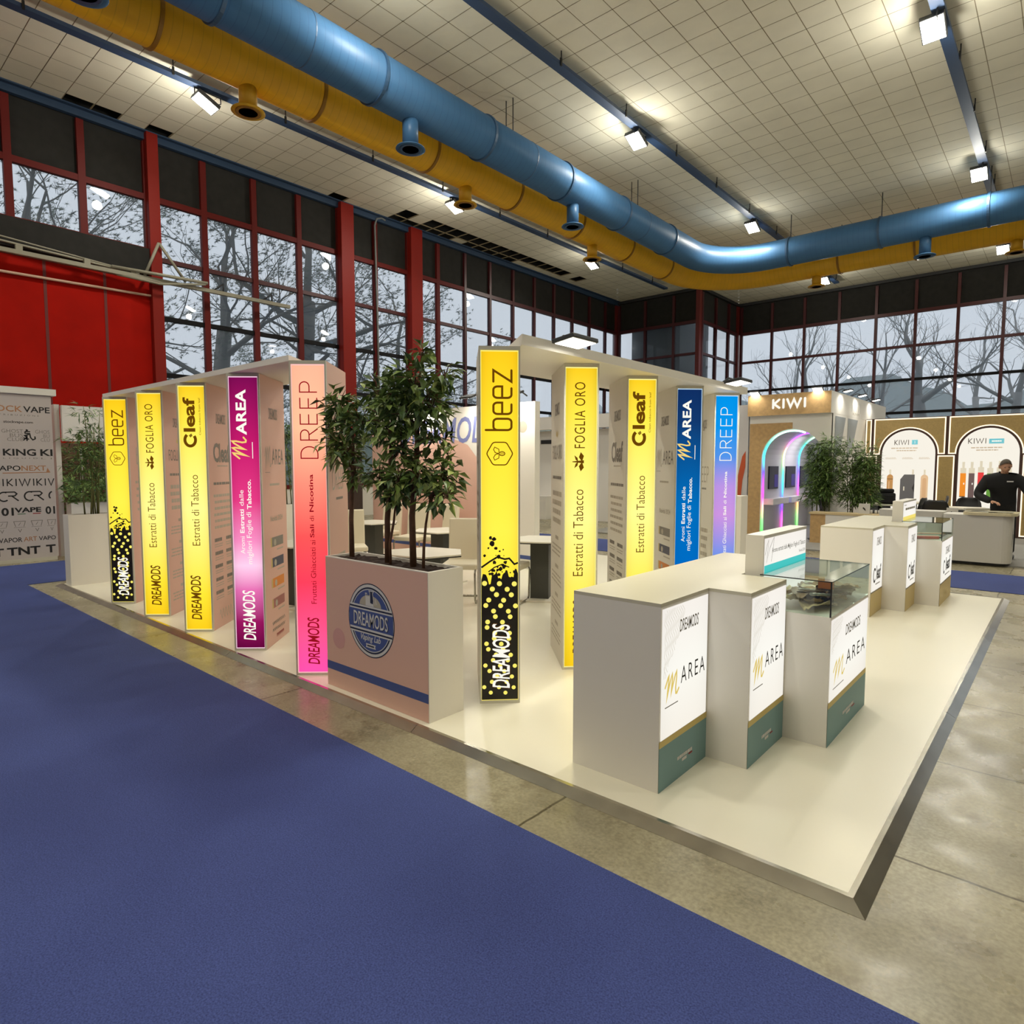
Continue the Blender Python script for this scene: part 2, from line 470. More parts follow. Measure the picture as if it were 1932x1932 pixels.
# ---- ceiling: square tiles on a grid, some missing along the left wall
TX, TY, TOX, TOY = 0.608, 0.56, -8.95, 9.63
CEIL = mat('mineral_fibre_tile', (228, 222, 200), 0.9, noise=(1.2, 0.05))
CGRID = mat('ceiling_grid_bar', (150, 136, 104), 0.7)
VOID = mat('ceiling_void', (16, 15, 14), 0.95)
missing = {(-14, j) for j in (-9, -8, -6, 3, 7, 8, 9, 10, 11, 13, 14, 15, 16, 17)} | {(-13, j) for j in (7, 24)} | {(-13, j) for j in range(9, 23)}
def hall_inside(x, y): return not (x < JX and y > JY)
g = G(); gb = G()
i0, i1 = math.floor((LWX - TOX) / TX), math.ceil((XR - TOX) / TX)
j0, j1 = math.floor((YB - TOY) / TY), math.ceil((FWY - TOY) / TY)
for i in range(i0, i1):
    for j in range(j0, j1):
        xa, xb = max(LWX, TOX + i * TX), TOX + (i + 1) * TX
        ya, yb = TOY + j * TY, min(FWY, TOY + (j + 1) * TY)
        if not hall_inside((xa + xb) / 2, (ya + yb) / 2) or (i, j) in missing: continue
        e_ = 0.007
        g.quad((xa + e_, yb - e_, CZ), (xb - e_, yb - e_, CZ), (xb - e_, ya + e_, CZ), (xa + e_, ya + e_, CZ), CEIL)
for i in range(i0 + 1, i1 + 1):
    x = TOX + i * TX; g.box(x - 0.012, x + 0.012, YB, FWY if x > JX else JY, CZ + 0.004, CZ + 0.03, CGRID)
for j in range(j0 + 1, j1 + 1):
    y = TOY + j * TY; g.box(LWX if y < JY else JX, XR, y - 0.012, y + 0.012, CZ + 0.004, CZ + 0.03, CGRID)
g.box(LWX - 0.5, XR, YB, JY + 0.2, CZ + 0.9, CZ + 1.0, VOID); g.box(JX - 0.2, XR, JY + 0.2, FWY + 0.5, CZ + 0.9, CZ + 1.0, VOID)
struct(g.build('ceiling'))

# ---- left wall, far wall, the jutting corner
def bars_y(g, x, y0, y1, zs, half, dep, m_):
    for z in zs: g.box(x - dep, x + dep * 0.4, y0, y1, z - half, z + half, m_)
g = G()
g.box(LWX - 0.16, LWX - 0.06, YB, JY, 8.19, CZ + 0.9, BLACKWALL)
g.box(LWX - 0.2, LWX, YB, JY, 0.0, 1.0, WHITE)
g.box(LWX - 0.2, LWX + 0.06, YB, 6.32, 0.0, 6.15, REDWALL)
for y in (4.15, 5.33): g.box(LWX + 0.055, LWX + 0.066, y - 0.03, y + 0.03, 0.0, 6.15, DREDP)
g.box(LWX - 0.1, LWX + 0.16, YB, 6.32, 6.30, 6.92, BLACKWALL)
g.box(LWX - 0.2, LWX, YB, 6.32, 6.1, 6.32, BLACKWALL)
struct(g.build('wall_left'))
g = G()
g.box(JX, XR, FWY + 0.06, FWY + 0.16, 8.19, CZ + 0.9, BLACKWALL)
g.box(JX, XR, FWY, FWY + 0.2, 0.0, 1.1, WHITE)
struct(g.build('wall_far'))
g = G()
g.box(LWX, JX, JY + 0.06, JY + 0.16, 8.19, CZ + 0.9, BLACKWALL)
g.box(JX - 0.16, JX - 0.06, JY, FWY, 8.19, CZ + 0.9, BLACKWALL)
g.box(LWX, JX, JY, JY + 0.2, 0.0, 1.0, WHITE)
g.box(JX - 0.2, JX, JY, FWY, 0.0, 1.0, WHITE)
struct(g.build('wall_corner'))
g = G(); g.box(LWX, XR, YB - 0.2, YB, 0, CZ + 0.9, mat('hall_plaster', (176, 170, 156), 0.8)); struct(g.build('wall_back'))
g = G(); g.box(XR, XR + 0.2, YB, FWY, 0, CZ + 0.9, mat('hall_plaster', (176, 170, 156), 0.8)); struct(g.build('wall_right'))
g = G(); g.box(LWX - 0.16, LWX + 0.06, JY - 0.14, JY + 0.16, 0, CZ - 0.03, DREDP); struct(g.build('trim_7'))
g = G(); g.box(JX - 0.14, JX + 0.06, FWY - 0.14, FWY + 0.16, 0, CZ - 0.03, DREDP); struct(g.build('trim_8'))
g = G(); g.box(-16.9, -14.3, JY + 0.6, FWY - 0.6, 0, 11.0, mat('shaft_grey_concrete', (214, 220, 224), 0.8)); struct(g.build('wall_shaft'))
# blue steel edge beam under the ceiling
g = G(); g.box(LWX - 0.02, LWX + 0.1, YB, JY, CZ - 0.18, CZ - 0.02, BLUEBEAM); g.box(LWX - 0.02, LWX + 0.22, YB, JY, CZ - 0.03, CZ, BLUEBEAM); struct(g.build('trim_1'))
g = G(); g.box(JX, XR, FWY - 0.12, FWY, CZ - 0.14, CZ - 0.02, DARK); g.box(LWX, JX, JY - 0.1, JY, CZ - 0.14, CZ - 0.02, DARK); g.box(JX, JX + 0.1, JY, FWY, CZ - 0.14, CZ - 0.02, DARK); struct(g.build('trim_2'))
# thick red posts
for k, (ya, yb) in enumerate(((6.3, 6.56), (11.76, 12.22), (14.52, 15.02))):
    g = G(); g.box(LWX - 0.12, LWX + 0.24, ya, yb, 0, CZ - 0.03, REDP); struct(g.build('trim_%d' % (k + 3), bevel=0.01))
g = G(); g.box(JX - 0.16, JX + 0.02, JY - 0.16, JY + 0.1, 0, CZ - 0.03, DREDP); struct(g.build('trim_6'))

WN = [0]
def window(axis, c, a, b, z0, frame, mull=0.065, top=8.19, red_up=True):
    """one bay of glass with its red bars: axis 'y' = wall along y at x=c, axis 'x' = wall along x at y=c"""
    WN[0] += 1
    def bx(g, p0, p1, d0, d1, za, zb, m_):
        if axis == 'y': g.box(c + d0, c + d1, p0, p1, za, zb, m_)
        else: g.box(p0, p1, c - d1, c - d0, za, zb, m_)
    g = G(); bx(g, a + 0.005, b - 0.005, -0.064, -0.056, z0, top, GLASS)
    o = struct(g.build('window_%d' % WN[0]))
    g = G()
    w = mull
    bx(g, a - w / 2 + 0.001, a + w, -0.1, 0.035, z0, CZ - 0.2 if red_up else top, frame)
    rails = [z for z in RAILS if z >= z0 + 0.2]
    for z in rails:
        t = 0.055 if z < 8 else 0.07
        bx(g, a + w, b - w / 2 + 0.002, -0.1, 0.01 if z < 8 else 0.03, z - t, z + t, frame if z > 8 else (FR_F if z > 6 else FR_K))
    bx(g, a + w, b - w / 2 + 0.002, -0.1, 0.02, z0 - 0.06, z0 + 0.06, frame)
    struct(g.build('window_frame', o))
ys = [3.58 + 1.37 * k for k in range(-4, 18)]
FR_L = mat('window_bar_red', (100, 26, 22), 0.55, spec=0.2)
FR_F = mat('window_bar_dark_red', (74, 24, 28), 0.45)
FR_K = mat('window_bar_black', (20, 18, 20), 0.6, spec=0.2)
for k in range(len(ys)):
    a = ys[k]; b = ys[k + 1] if k + 1 < len(ys) else JY - 0.1
    if b > JY: b = JY - 0.1
    window('y', LWX, a, b, 6.92 if b < 6.5 else 1.0, FR_L if a < 17 else FR_F, mull=0.1 if a < 17 else 0.075)
for a, b in ((-17.3, -15.85), (-15.85, -14.35), (-14.35, -13.15)): window('x', JY, a, b, 1.0, FR_F, 0.08)
for a, b in ((28.1, 29.6), (29.6, 31.1), (31.1, 32.2)): window('y', JX, a, b, 1.0, FR_F, 0.1)
for k in range(14): window('x', FWY, -12.85 + 1.505 * k, -12.85 + 1.505 * (k + 1), 1.1, FR_F, 0.075)

# ---- conduit hanging down one mullion, pipe and gantry on the red wall
g = G(); g.tube([(LWX + 0.1, 13.55, 9.62), (LWX + 0.1, 13.4, 9.66), (LWX + 0.1, 13.2, 9.58), (LWX + 0.1, 13.12, 9.35), (LWX + 0.1, 13.13, 9.0), (LWX + 0.08, 13.2, 6.0), (LWX + 0.08, 13.22, 2.6)], 0.03, 8, mat('grey_conduit', (120, 124, 122), 0.5))
tag(g.build('conduit_pipe'), 'thin grey conduit with hooked top between two thick red window posts', 'pipe')
g = G(); g.tube([(LWX + 0.12, -4, 5.62), (LWX + 0.12, 6.3, 5.80)], 0.03, 8, mat('pinkish_pipe', (206, 170, 146), 0.5))
tag(g.build('wall_pipe'), 'long thin pale pipe fixed across the red wall panels', 'pipe')
gt = thing('lighting_gantry', 'white gantry rail along the top of the red wall and past the windows', 'gantry', (LWX + 0.35, 3, 6.1))
GW = mat('gantry_white', (150, 146, 128), 0.5)
g = G(); g.box(-0.05, 0.05, -6, 6.9, 0.0, 0.09, GW); g.build('rail', gt)
g = G(); g.tube([(-0.1, -6, 0.62), (-0.1, 0, 0.27), (-0.05, 3.0, 0.12)], 0.025, 6, GW); g.tube([(-0.1, -6, 0.72), (-0.1, 0, 0.37), (-0.05, 3.0, 0.14)], 0.018, 6, GW); g.build('cable', gt)
for y in (-2.0, -0.6, 0.65, 1.9, 2.85):
    g = G(); g.box(-0.05, 0.04, y - 0.06, y + 0.06, 0.09, 0.2, GW); g.build('clip', gt)
for y in (4.75, 6.1):
    g = G(); g.prism([(-0.03, y), (0.03, y), (0.03, y + 0.26), (-0.03, y + 0.26)], 0.09, 0.11, DARK); g.tube([(0, y + 0.02, 0.1), (0, y + 0.26, 0.3)], 0.02, 4, DARK); g.tube([(0, y + 0.26, 0.3), (0, y + 0.26, 0.1)], 0.02, 4, DARK); g.build('bracket', gt)
g = G(); g.tube([(0.0, 3.1, 0.1), (0.0, 3.45, 0.95)], 0.035, 6, GW); g.tube([(0.0, 3.45, 0.95), (0.0, 4.05, 0.15)], 0.035, 6, GW); g.tube([(0, 2.4, 0.16), (0.15, 3.6, 0.16), (0.1, 4.55, 0.2)], 0.04, 6, GW); g.tube([(0, 2.5, 0.0), (0.12, 3.4, -0.06), (0.1, 4.5, 0.16)], 0.03, 6, GW); g.build('hanger', gt)

# ---- ducts
BLUED = mat('blue_duct', (66, 108, 148), 0.42, spec=0.3, noise=(3, 0.05))
YELD = mat('yellow_duct', (234, 178, 26), 0.5, noise=(3, 0.05))
BLUED2 = mat('blue_duct_flange', (52, 84, 116), 0.4)
YELD2 = mat('yellow_duct_flange', (150, 104, 16), 0.45)
def seamed(m_, step=0.15):
    n = m_.node_tree; b = n.nodes['Principled BSDF']
    uv = n.nodes.new('ShaderNodeUVMap'); uv.uv_map = 'UVMap'; sp = n.nodes.new('ShaderNodeSeparateXYZ'); n.links.new(uv.outputs[0], sp.inputs[0])
    dv = n.nodes.new('ShaderNodeMath'); dv.operation = 'DIVIDE'; dv.inputs[1].default_value = step; n.links.new(sp.outputs[1], dv.inputs[0])
    fr = n.nodes.new('ShaderNodeMath'); fr.operation = 'FRACT'; n.links.new(dv.outputs[0], fr.inputs[0])
    rp = n.nodes.new('ShaderNodeValToRGB'); e0 = rp.color_ramp.elements
    e0[0].position = 0.0; e0[0].color = (0.8, 0.8, 0.8, 1); e0[1].position = 0.12; e0[1].color = (1, 1, 1, 1)
    n.links.new(fr.outputs[0], rp.inputs[0])
    x = n.nodes.new('ShaderNodeMix'); x.data_type = 'RGBA'; x.blend_type = 'MULTIPLY'; x.inputs[0].default_value = 1
    src = b.inputs['Base Color'].links[0].from_socket
    n.links.new(src, x.inputs[6]); n.links.new(rp.outputs[0], x.inputs[7]); n.links.new(x.outputs[2], b.inputs['Base Color'])
    bp = n.nodes.new('ShaderNodeBump'); bp.inputs['Strength'].default_value = 0.25; bp.inputs['Distance'].default_value = 0.01
    n.links.new(rp.outputs[0], bp.inputs['Height']); n.links.new(bp.outputs[0], b.inputs['Normal'])
seamed(BLUED); seamed(YELD)
def duct_path(x, y, z, R, y_start, x_end):
    pts = [(x, y_start, z)]
    n = 10
    for k in range(n + 1):
        a = PI - (PI / 2) * k / n
        pts.append((x + R + R * math.cos(a), y - R + R * math.sin(a), z))
    pts.append((x_end, y, z))
    return pts
def duct(name, label, x, y, z, r, R, m_, m2, ringsB, ringsA, seamsB, seamsA):
    t = thing(name, label, 'air duct', (0, 0, 0))
    g = G(); g.tube(duct_path(x, y, z, R, -7.5, XR - 0.1), r, 48, m_, uvd=True); g.build('duct_tube', t)
    for yy in ringsB:
        g = G(); g.cyl((x, yy - 0.03, z), (x, yy + 0.03, z), r + 0.03, r + 0.03, 40, m2, False); g.build('flange', t)
    for xx in ringsA:
        g = G(); g.cyl((xx - 0.03, y, z), (xx + 0.03, y, z), r + 0.03, r + 0.03, 40, m2, False); g.build('flange', t)
    for yy in seamsB:
        g = G(); g.cyl((x, yy - 0.01, z), (x, yy + 0.01, z), r + 0.006, r + 0.006, 40, m2, False); g.build('seam', t)
    for yy in ringsB[1::2]:
        g = G(); g.tube([(x + 0.1, yy + 0.9, z + r * 0.9), (x + 0.1, yy + 0.9, CZ)], 0.012, 5, DARK); g.tube([(x - 0.1, yy + 0.9, z + r * 0.9), (x - 0.1, yy + 0.9, CZ)], 0.012, 5, DARK); g.build('hanger_rod', t)
    for xx in ringsA:
        g = G(); g.tube([(xx, y, z + r * 0.9), (xx, y, CZ)], 0.014, 5, DARK); g.build('hanger_rod', t)
    return t
DZ = 8.55
db = duct('supply_duct', 'fat round blue air duct under the ceiling, turning right at the far end', -9.74, 22.0, DZ, 0.43, 1.9, BLUED, BLUED2,
     [-3.6, -0.9, 1.85, 4.58, 7.4, 10.2, 12.95, 15.6, 18.3], [-7.2, -4.6, -2.0, 0.8, 3.6], [6.0, 11.6, 16.7], [])
dy = duct('extract_duct', 'round yellow air duct beside and below the blue duct, turning right too', -11.04, 24.0, DZ, 0.43, 2.6, YELD, YELD2,
     [-3.6, -0.9, 1.85, 4.2, 7.0, 9.8, 12.6, 15.3, 18.0, 20.6], [-6.2, -4.0, -1.2, 1.6], [], [])
def outlet(parent, x, y, zd, m_, rim):
    g = G(); g.cyl((x, y, DZ - 0.3), (x, y, zd + 0.04), 0.15, 0.15, 24, m_); g.lathe((x, y, zd), [(0.15, 0.06), (0.2, 0.05), (0.27, 0.02), (0.28, 0.0), (0.2, 0.0)], 28, m_)
    o = g.build('outlet', parent)
    g = G()
    for r in (0.19, 0.13, 0.07): g.lathe((x, y, zd - 0.01), [(r, 0.0), (r + 0.025, 0.0), (r + 0.02, 0.012), (r, 0.012)], 24, rim)
    g.build('louvre_rings', o)
for y in (2.9, 8.25, 13.5): outlet(db, -9.74, y, 7.62, BLUED, BLUED2)
outlet(db, -3.46, 22.0, 7.62, BLUED, BLUED2); outlet(db, 2.0, 22.0, 7.62, BLUED, BLUED2)
for y in (0.4, 5.72, 11.0, 16.3): outlet(dy, -11.04, y, 7.74, YELD, YELD2)
outlet(dy, -6.94, 24.0, 7.8, YELD, YELD2); outlet(dy, -1.5, 24.0, 7.8, YELD, YELD2)

# ---- blue cable trays with floodlights
TRAY = mat('tray_blue', (46, 68, 100), 0.55)
tray_lab = ['blue cable tray on the ceiling between the left windows and the yellow duct', 'long blue cable tray across mid ceiling, right of the blue duct', 'short blue cable tray on the ceiling at the right edge of view']
for k, (x, y1_) in enumerate(((-14.0, 26.5), (-8.0, 30.5), (-2.1, 30.5))):
    t = thing('cable_tray', tray_lab[k], 'cable tray', (x, 0, 9.45), group='ceiling cable trays')
    g = G(); g.box(-0.1, 0.1, YB + 0.5, y1_, 0, 0.012, TRAY); g.box(-0.1, -0.088, YB + 0.5, y1_, 0.012, 0.07, TRAY); g.box(0.088, 0.1, YB + 0.5, y1_, 0.012, 0.07, TRAY); g.build('tray', t)
    y = -6.5
    while y < y1_:
        g = G(); g.box(0.1, 0.13, y - 0.02, y + 0.02, -0.03, 0.12, BLACK); g.tube([(0.12, y, 0.1), (0.12, y, 0.25)], 0.012, 5, BLACK); g.build('hanger', t); y += 2.43
def floodlight(x, y, label, power):
    t = thing('floodlight', label, 'floodlight', (x, y, 9.3), group='ceiling floodlights')
    g = G(); g.tube([(0.1, -0.27, 0.16), (0.1, -0.27, 0.02), (0.1, -0.2, -0.02)], 0.012, 5, DARK); g.tube([(0.1, 0.27, 0.16), (0.1, 0.27, 0.02), (0.1, 0.2, -0.02)], 0.012, 5, DARK); g.tube([(0.1, -0.27, 0.15), (0.1, 0.27, 0.15)], 0.014, 5, DARK); g.build('bracket', t)
    TL = Matrix.Rotation(math.radians(-24), 4, 'X')
    g = G(); g.M = TL; g.box(-0.18, 0.2, -0.24, 0.24, -0.06, 0.03, DARK); g.build('housing', t, bevel=0.01)
    g = G(); g.M = TL; g.quad((-0.16, -0.22, -0.062), (-0.16, 0.22, -0.062), (0.18, 0.22, -0.062), (0.18, -0.22, -0.062), LAMPFACE); g.build('lens', t)
    l = bpy.data.lights.new('floodlight_lamp', 'AREA'); l.shape = 'RECTANGLE'; l.size = 0.34; l.size_y = 0.44; l.energy = power; l.color = LAMP_COL; l.spread = math.radians(165)
    lo = bpy.data.objects.new('floodlight_lamp', l); COL.objects.link(lo); lo.parent = t; lo.location = (0, -0.035, -0.075); lo.rotation_euler = (math.radians(-24), 0, 0)
    # added fill point hanging free below the lens, brightens the ceiling
    l = bpy.data.lights.new('added_ceiling_fill', 'POINT'); l.shadow_soft_size = 0.12; l.energy = CEILING_FILL_W * (0.4 if 20 < y < 22 else 1.0); l.color = LAMP_COL
    lo = bpy.data.objects.new('added_ceiling_fill', l); COL.objects.link(lo); lo.parent = t; lo.location = (0, -0.12, -0.45)
fl = [(-14.15, 6.4, 'glowing ceiling floodlight nearest the left windows, beside the yellow duct'), (-14.15, 13.65, 'glowing floodlight hanging above the pink and magenta light columns beside a yellow duct outlet'), (-14.15, 20.9, 'small far floodlight on the left cable tray partly hidden by the third yellow outlet'),
      (-8.1, 13.75, 'glowing floodlight in the middle of the ceiling, on the blue tray right of the ducts'), (-8.1, 21.05, 'glowing floodlight just above the bend of the blue duct'), (-8.1, 29.0, 'floodlight between the yellow duct and the far window wall, above the wood-fronted stand'),
      (-2.2, 13.75, 'brightest floodlight at the top right of the ceiling'), (-2.2, 21.2, 'floodlight at the right edge just above the blue duct'), (-2.2, 29.0, 'floodlight at the far right edge, below the blue and yellow ducts')]
for x, y, lab in fl: floodlight(x, y, lab, LAMP_W * (1.0 if y < 10 else 1.25))
# the rows go on behind the camera and to the right, outside the picture: their light only
for x, y in ((-14.15, -0.9), (-8.1, 6.4), (-8.1, -0.9), (-2.2, 6.4), (-2.2, -0.9), (3.8, 6.4), (3.8, 13.7), (3.8, 21.2), (3.8, -0.9), (-8.1, -7.0), (-2.2, -7.0)):
    l = bpy.data.lights.new('hall_floodlight', 'AREA'); l.shape = 'RECTANGLE'; l.size = 0.34; l.size_y = 0.44; l.energy = LAMP_W; l.color = LAMP_COL; l.spread = math.radians(165)
    lo = bpy.data.objects.new('hall_floodlight', l); COL.objects.link(lo); lo.location = (x, y, 9.2)
    l = bpy.data.lights.new('hall_added_ceiling_fill', 'POINT'); l.shadow_soft_size = 0.12; l.energy = CEILING_FILL_W; l.color = LAMP_COL  # added fill for the ceiling, not part of any fixture
    lo = bpy.data.objects.new('hall_added_ceiling_fill', l); COL.objects.link(lo); lo.location = (x, y, 8.85)

# ================================================================== WHITE BOOTH
PZ = 0.035
yf = lambda x: 2.576 + 0.0085 * (x + 0.558)       # front edge of the platform
XL, XRt, YBK = -10.29, -0.558, 9.69
plat = thing('booth_platform', 'low white floor platform of the big booth with a sloped metal edge', 'platform', (0, 0, 0))
DECK = mat('platform_white', (232, 226, 204), 0.30, noise=(0.5, 0.025))
g = G(); g.prism([(XL, yf(XL)), (XRt, yf(XRt)), (XRt, YBK), (XL, YBK)], 0.004, PZ, DECK); g.build('deck', plat)
def strip(p, q, out, n):
    """sloped steel edging from p to q in n lengths; out = outward direction"""
    p = Vector(p); q = Vector(q); out = Vector(out)
    d = (q - p)
    for k in range(n):
        a = p + d * (k / n) + d.normalized() * 0.002 * (k > 0); b = p + d * ((k + 1) / n) - d.normalized() * 0.002 * (k < n - 1)
        ea = 1.0 if k == 0 else 0.0; eb = 1.0 if k == n - 1 else 0.0
        T = d.normalized()
        def pt(base, w, z, e_, s_): return (base.x + out.x * w + T.x * s_ * w * e_, base.y + out.y * w + T.y * s_ * w * e_, z)
        g = G()
        g.quad(pt(a, 0, PZ + .002, ea, -1), pt(b, 0, PZ + .002, eb, 1), pt(b, .022, PZ + .002, eb, 1), pt(a, .022, PZ + .002, ea, -1), STEEL)
        g.quad(pt(a, .022, PZ + .002, ea, -1), pt(b, .022, PZ + .002, eb, 1), pt(b, .075, .005, eb, 1), pt(a, .075, .005, ea, -1), STEEL)
        g.build('edge_strip', plat)
strip((XL, yf(XL)), (XRt, yf(XRt)), (0, -1), 4)
strip((XRt, yf(XRt)), (XRt, YBK), (1, 0), 3)
strip((XRt, YBK), (XL, YBK), (0, 1), 2)

# ---- the light towers
TW, TD, TT = 0.272, 0.60, 2.425
TH = TT - PZ
ANG = math.radians(41.4)
FRONT = ((0, 0, 0), (1, 0, 0), (0, 0, 1), (0, -1, 0))
RIGHT = ((TW, 0, 0), (0, 1, 0), (0, 0, 1), (1, 0, 0))
LEFT = ((0, 0.68, 0), (0, -1.13, 0), (0, 0, 1), (-1, 0, 0))
YEL = [(0, (238, 194, 22)), (0.2, (246, 214, 40)), (0.5, (249, 224, 70)), (0.8, (246, 212, 44)), (1, (236, 188, 24))]
YEL2 = [(0, (236, 192, 24)), (0.15, (245, 217, 50)), (0.5, (250, 239, 138)), (0.85, (246, 222, 70)), (1, (236, 194, 30))]
ART = {
 'beez': lit('lit_yellow', YEL, 1.25, 0.2),
 'gold': lit('lit_soft_yellow', YEL2, 1.2, 0.22),
 'leaf': lit('lit_pale_yellow', YEL2, 1.22, 0.2),
 'marea_pink': lit('lit_magenta', [(0, (96, 6, 58)), (0.1, (150, 22, 92)), (0.22, (226, 110, 176)), (0.31, (255, 204, 234)), (0.40, (244, 140, 192)), (0.55, (226, 58, 130)), (0.75, (194, 26, 106)), (1, (120, 12, 80))], 1.1, 0.2),
 'marea_blue': lit('lit_navy_blue', [(0, (0, 70, 150)), (0.25, (0, 108, 196)), (0.5, (0, 112, 192)), (0.72, (10, 84, 150)), (0.86, (18, 58, 112)), (1, (16, 46, 98))], 1.0, 0.1),
 'dreep_pink': lit('lit_peach_pink', [(0, (252, 78, 168)), (0.12, (255, 84, 140)), (0.3, (255, 62, 88)), (0.45, (255, 84, 84)), (0.62, (255, 140, 118)), (0.8, (255, 190, 150)), (1, (255, 178, 146))], 1.15, 0.08),
 'dreep_blue': lit('lit_sky_lilac', [(0, (70, 120, 230)), (0.25, (110, 150, 236)), (0.45, (206, 150, 226)), (0.58, (190, 150, 230)), (0.72, (84, 150, 236)), (0.85, (10, 152, 242)), (1, (0, 150, 236))], 1.0, 0.08),
}
def bee_logo(g, F, cu, cv, r, m_):
    hexa = [(cu + r * math.cos(math.radians(60 * k + 30)) * 0.98, cv + r * math.sin(math.radians(60 * k + 30))) for k in range(6)]
    hexa = [(cu + r * math.cos(math.radians(60 * k)), cv + r * math.sin(math.radians(60 * k)) * 0.98) for k in range(6)]
    # rounded corners
    pts = []
    for k in range(6):
        a, b, c = Vector(hexa[k - 1]), Vector(hexa[k]), Vector(hexa[(k + 1) % 6])
        pts += [tuple(b + (a - b) * 0.15), tuple(b + (a - b) * 0.04 + (c - b) * 0.04), tuple(b + (c - b) * 0.15)]
    g.stroke2(F, pts, 0.0075, m_, closed=True)
    s = r / 0.09
    # body lies across (logo is turned with the lettering): body to the right, wings to the left
    g.stroke2(F, [(cu + 0.016 * s + 0.020 * s * math.cos(t / 12 * 2 * PI), cv + 0.014 * s * math.sin(t / 12 * 2 * PI)) for t in range(12)], 0.005, m_, closed=True)
    for du in (0.008, 0.018, 0.028): g.stroke2(F, [(cu + du * s, cv - 0.012 * s), (cu + du * s, cv + 0.012 * s)], 0.004, m_)
    for sg in (-1, 1):
        g.stroke2(F, [(cu - 0.004 * s, cv), (cu - 0.006 * s, cv + sg * 0.03 * s), (cu - 0.034 * s, cv + sg * 0.044 * s), (cu - 0.042 * s, cv + sg * 0.026 * s), (cu - 0.028 * s, cv + sg * 0.006 * s)], 0.005, m_, closed=True)
    g.stroke2(F, [(cu - 0.004 * s, cv), (cu - 0.022 * s, cv)], 0.004, m_)
    g.stroke2(F, [(cu - 0.022 * s, cv - 0.004 * s), (cu - 0.036 * s, cv - 0.008 * s)], 0.003, m_); g.stroke2(F, [(cu - 0.022 * s, cv + 0.004 * s), (cu - 0.036 * s, cv + 0.008 * s)], 0.003, m_)

def rstroke(g, F, box_, polys, w, m_, d=0.0015):
    """letters given as strokes in a unit box (x along the word, y up), turned to read upward inside box (u0,v0,u1,v1)"""
    u0, v0, u1, v1 = box_
    for pl in polys:
        g.stroke2(F, [(u1 - y * (u1 - u0), v0 + x * (v1 - v0)) for x, y in pl], w, m_, d, caps=True)
def beez_strokes():
    P = []
    def sc(pts, x0, w): return [(x0 + x * w, y) for x, y in pts]
    xh = 0.70
    def rr(x0, x1, y0, y1, r=0.28):   # rounded box path in local 0..1
        return arc(x1 - r, y1 - 0.16, r, 0, 90, 5, 0.16) + arc(x0 + r, y1 - 0.16, r, 90, 180, 5, 0.16) + arc(x0 + r, y0 + 0.16, r, 180, 270, 5, 0.16) + arc(x1 - r, y0 + 0.16, r, 270, 360, 5, 0.16)
    b = rr(0, 1, 0, xh); P.append(sc(b + [b[0]], 0.0, 0.19)); P.append(sc([(0, 1.0), (0, 0.2)], 0.0, 0.19))
    for x0 in (0.27, 0.54):
        e_ = [(0.0, 0.36), (1.0, 0.36)] + arc(0.72, xh - 0.16, 0.28, 0, 90, 5, 0.16) + arc(0.28, xh - 0.16, 0.28, 90, 180, 5, 0.16) + arc(0.28, 0.16, 0.28, 180, 270, 5, 0.16) + [(0.85, 0.0)]
        P.append(sc(e_, x0, 0.19))
    P.append(sc([(0.0, xh), (1.0, xh), (0.0, 0.0), (1.0, 0.0)], 0.81, 0.19))
    return P
def dreep_strokes():
    P = []; w = 0.15; gap = 0.205
    D = [(0, 0), (0, 1)] + [(0.35, 1)] + arc(0.4, 0.5, 0.6, 90, -90, 12, 0.5) + [(0, 0)]
    P.append([(x * w, y) for x, y in D])
    R = [(0, 0), (0, 1), (0.5, 1)] + arc(0.55, 0.75, 0.42, 90, -90, 8, 0.25) + [(0, 0.5)]
    P.append([(gap + 0.03 + x * w * 0.9, y) for x, y in R]); P.append([(gap + 0.03 + w * 0.45, 0.5), (gap + 0.03 + w * 0.95, 0)])
    for k in (2, 3):
        x0 = gap * k + 0.03
        P.append([(x0 + w * 0.85, 1), (x0, 1), (x0, 0), (x0 + w * 0.85, 0)]); P.append([(x0, 0.5), (x0 + w * 0.8, 0.5)])
    x0 = gap * 4 + 0.03
    Pp = [(0, 0), (0, 1), (0.5, 1)] + arc(0.55, 0.72, 0.42, 90, -90, 8, 0.28) + [(0, 0.44)]
    P.append([(x0 + x * w * 0.9, y) for x, y in Pp])
    return P
def script_m(u0, v0, u1, v1, rot):
    pts = [(0.0, 0.55), (0.1, 0.72), (0.2, 0.9), (0.26, 0.96), (0.24, 0.7), (0.17, 0.3), (0.1, -0.05), (0.2, 0.3), (0.36, 0.72), (0.5, 0.98), (0.52, 0.8), (0.46, 0.4), (0.42, 0.12), (0.55, 0.5), (0.72, 0.88), (0.82, 1.0), (0.82, 0.75), (0.76, 0.35), (0.78, 0.12), (0.86, 0.1), (1.0, 0.26)]
    if rot: return [(u1 - y * (u1 - u0), v0 + x * (v1 - v0)) for x, y in pts]
    return [(u0 + x * (u1 - u0), v0 + y * (v1 - v0)) for x, y in pts]
def logo_text(g, F, box_, m_, outline=None):
    if outline: g.text(F, 'DREAMODS', (box_[0] - 0.006, box_[1] - 0.006, box_[2] + 0.008, box_[3] + 0.006), outline, True, 0.035, 0.18, d=0.0012)
    g.text(F, 'DREAMODS', box_, m_, True, 0.012, 0.18, d=0.0018, space=0.95)
def blob(cx, cy, r, n=9, rnd=random): return [(cx + r * (0.6 + 0.6 * rnd.random()) * math.cos(2 * PI * k / n), cy + r * (0.6 + 0.6 * rnd.random()) * math.sin(2 * PI * k / n)) for k in range(n)]

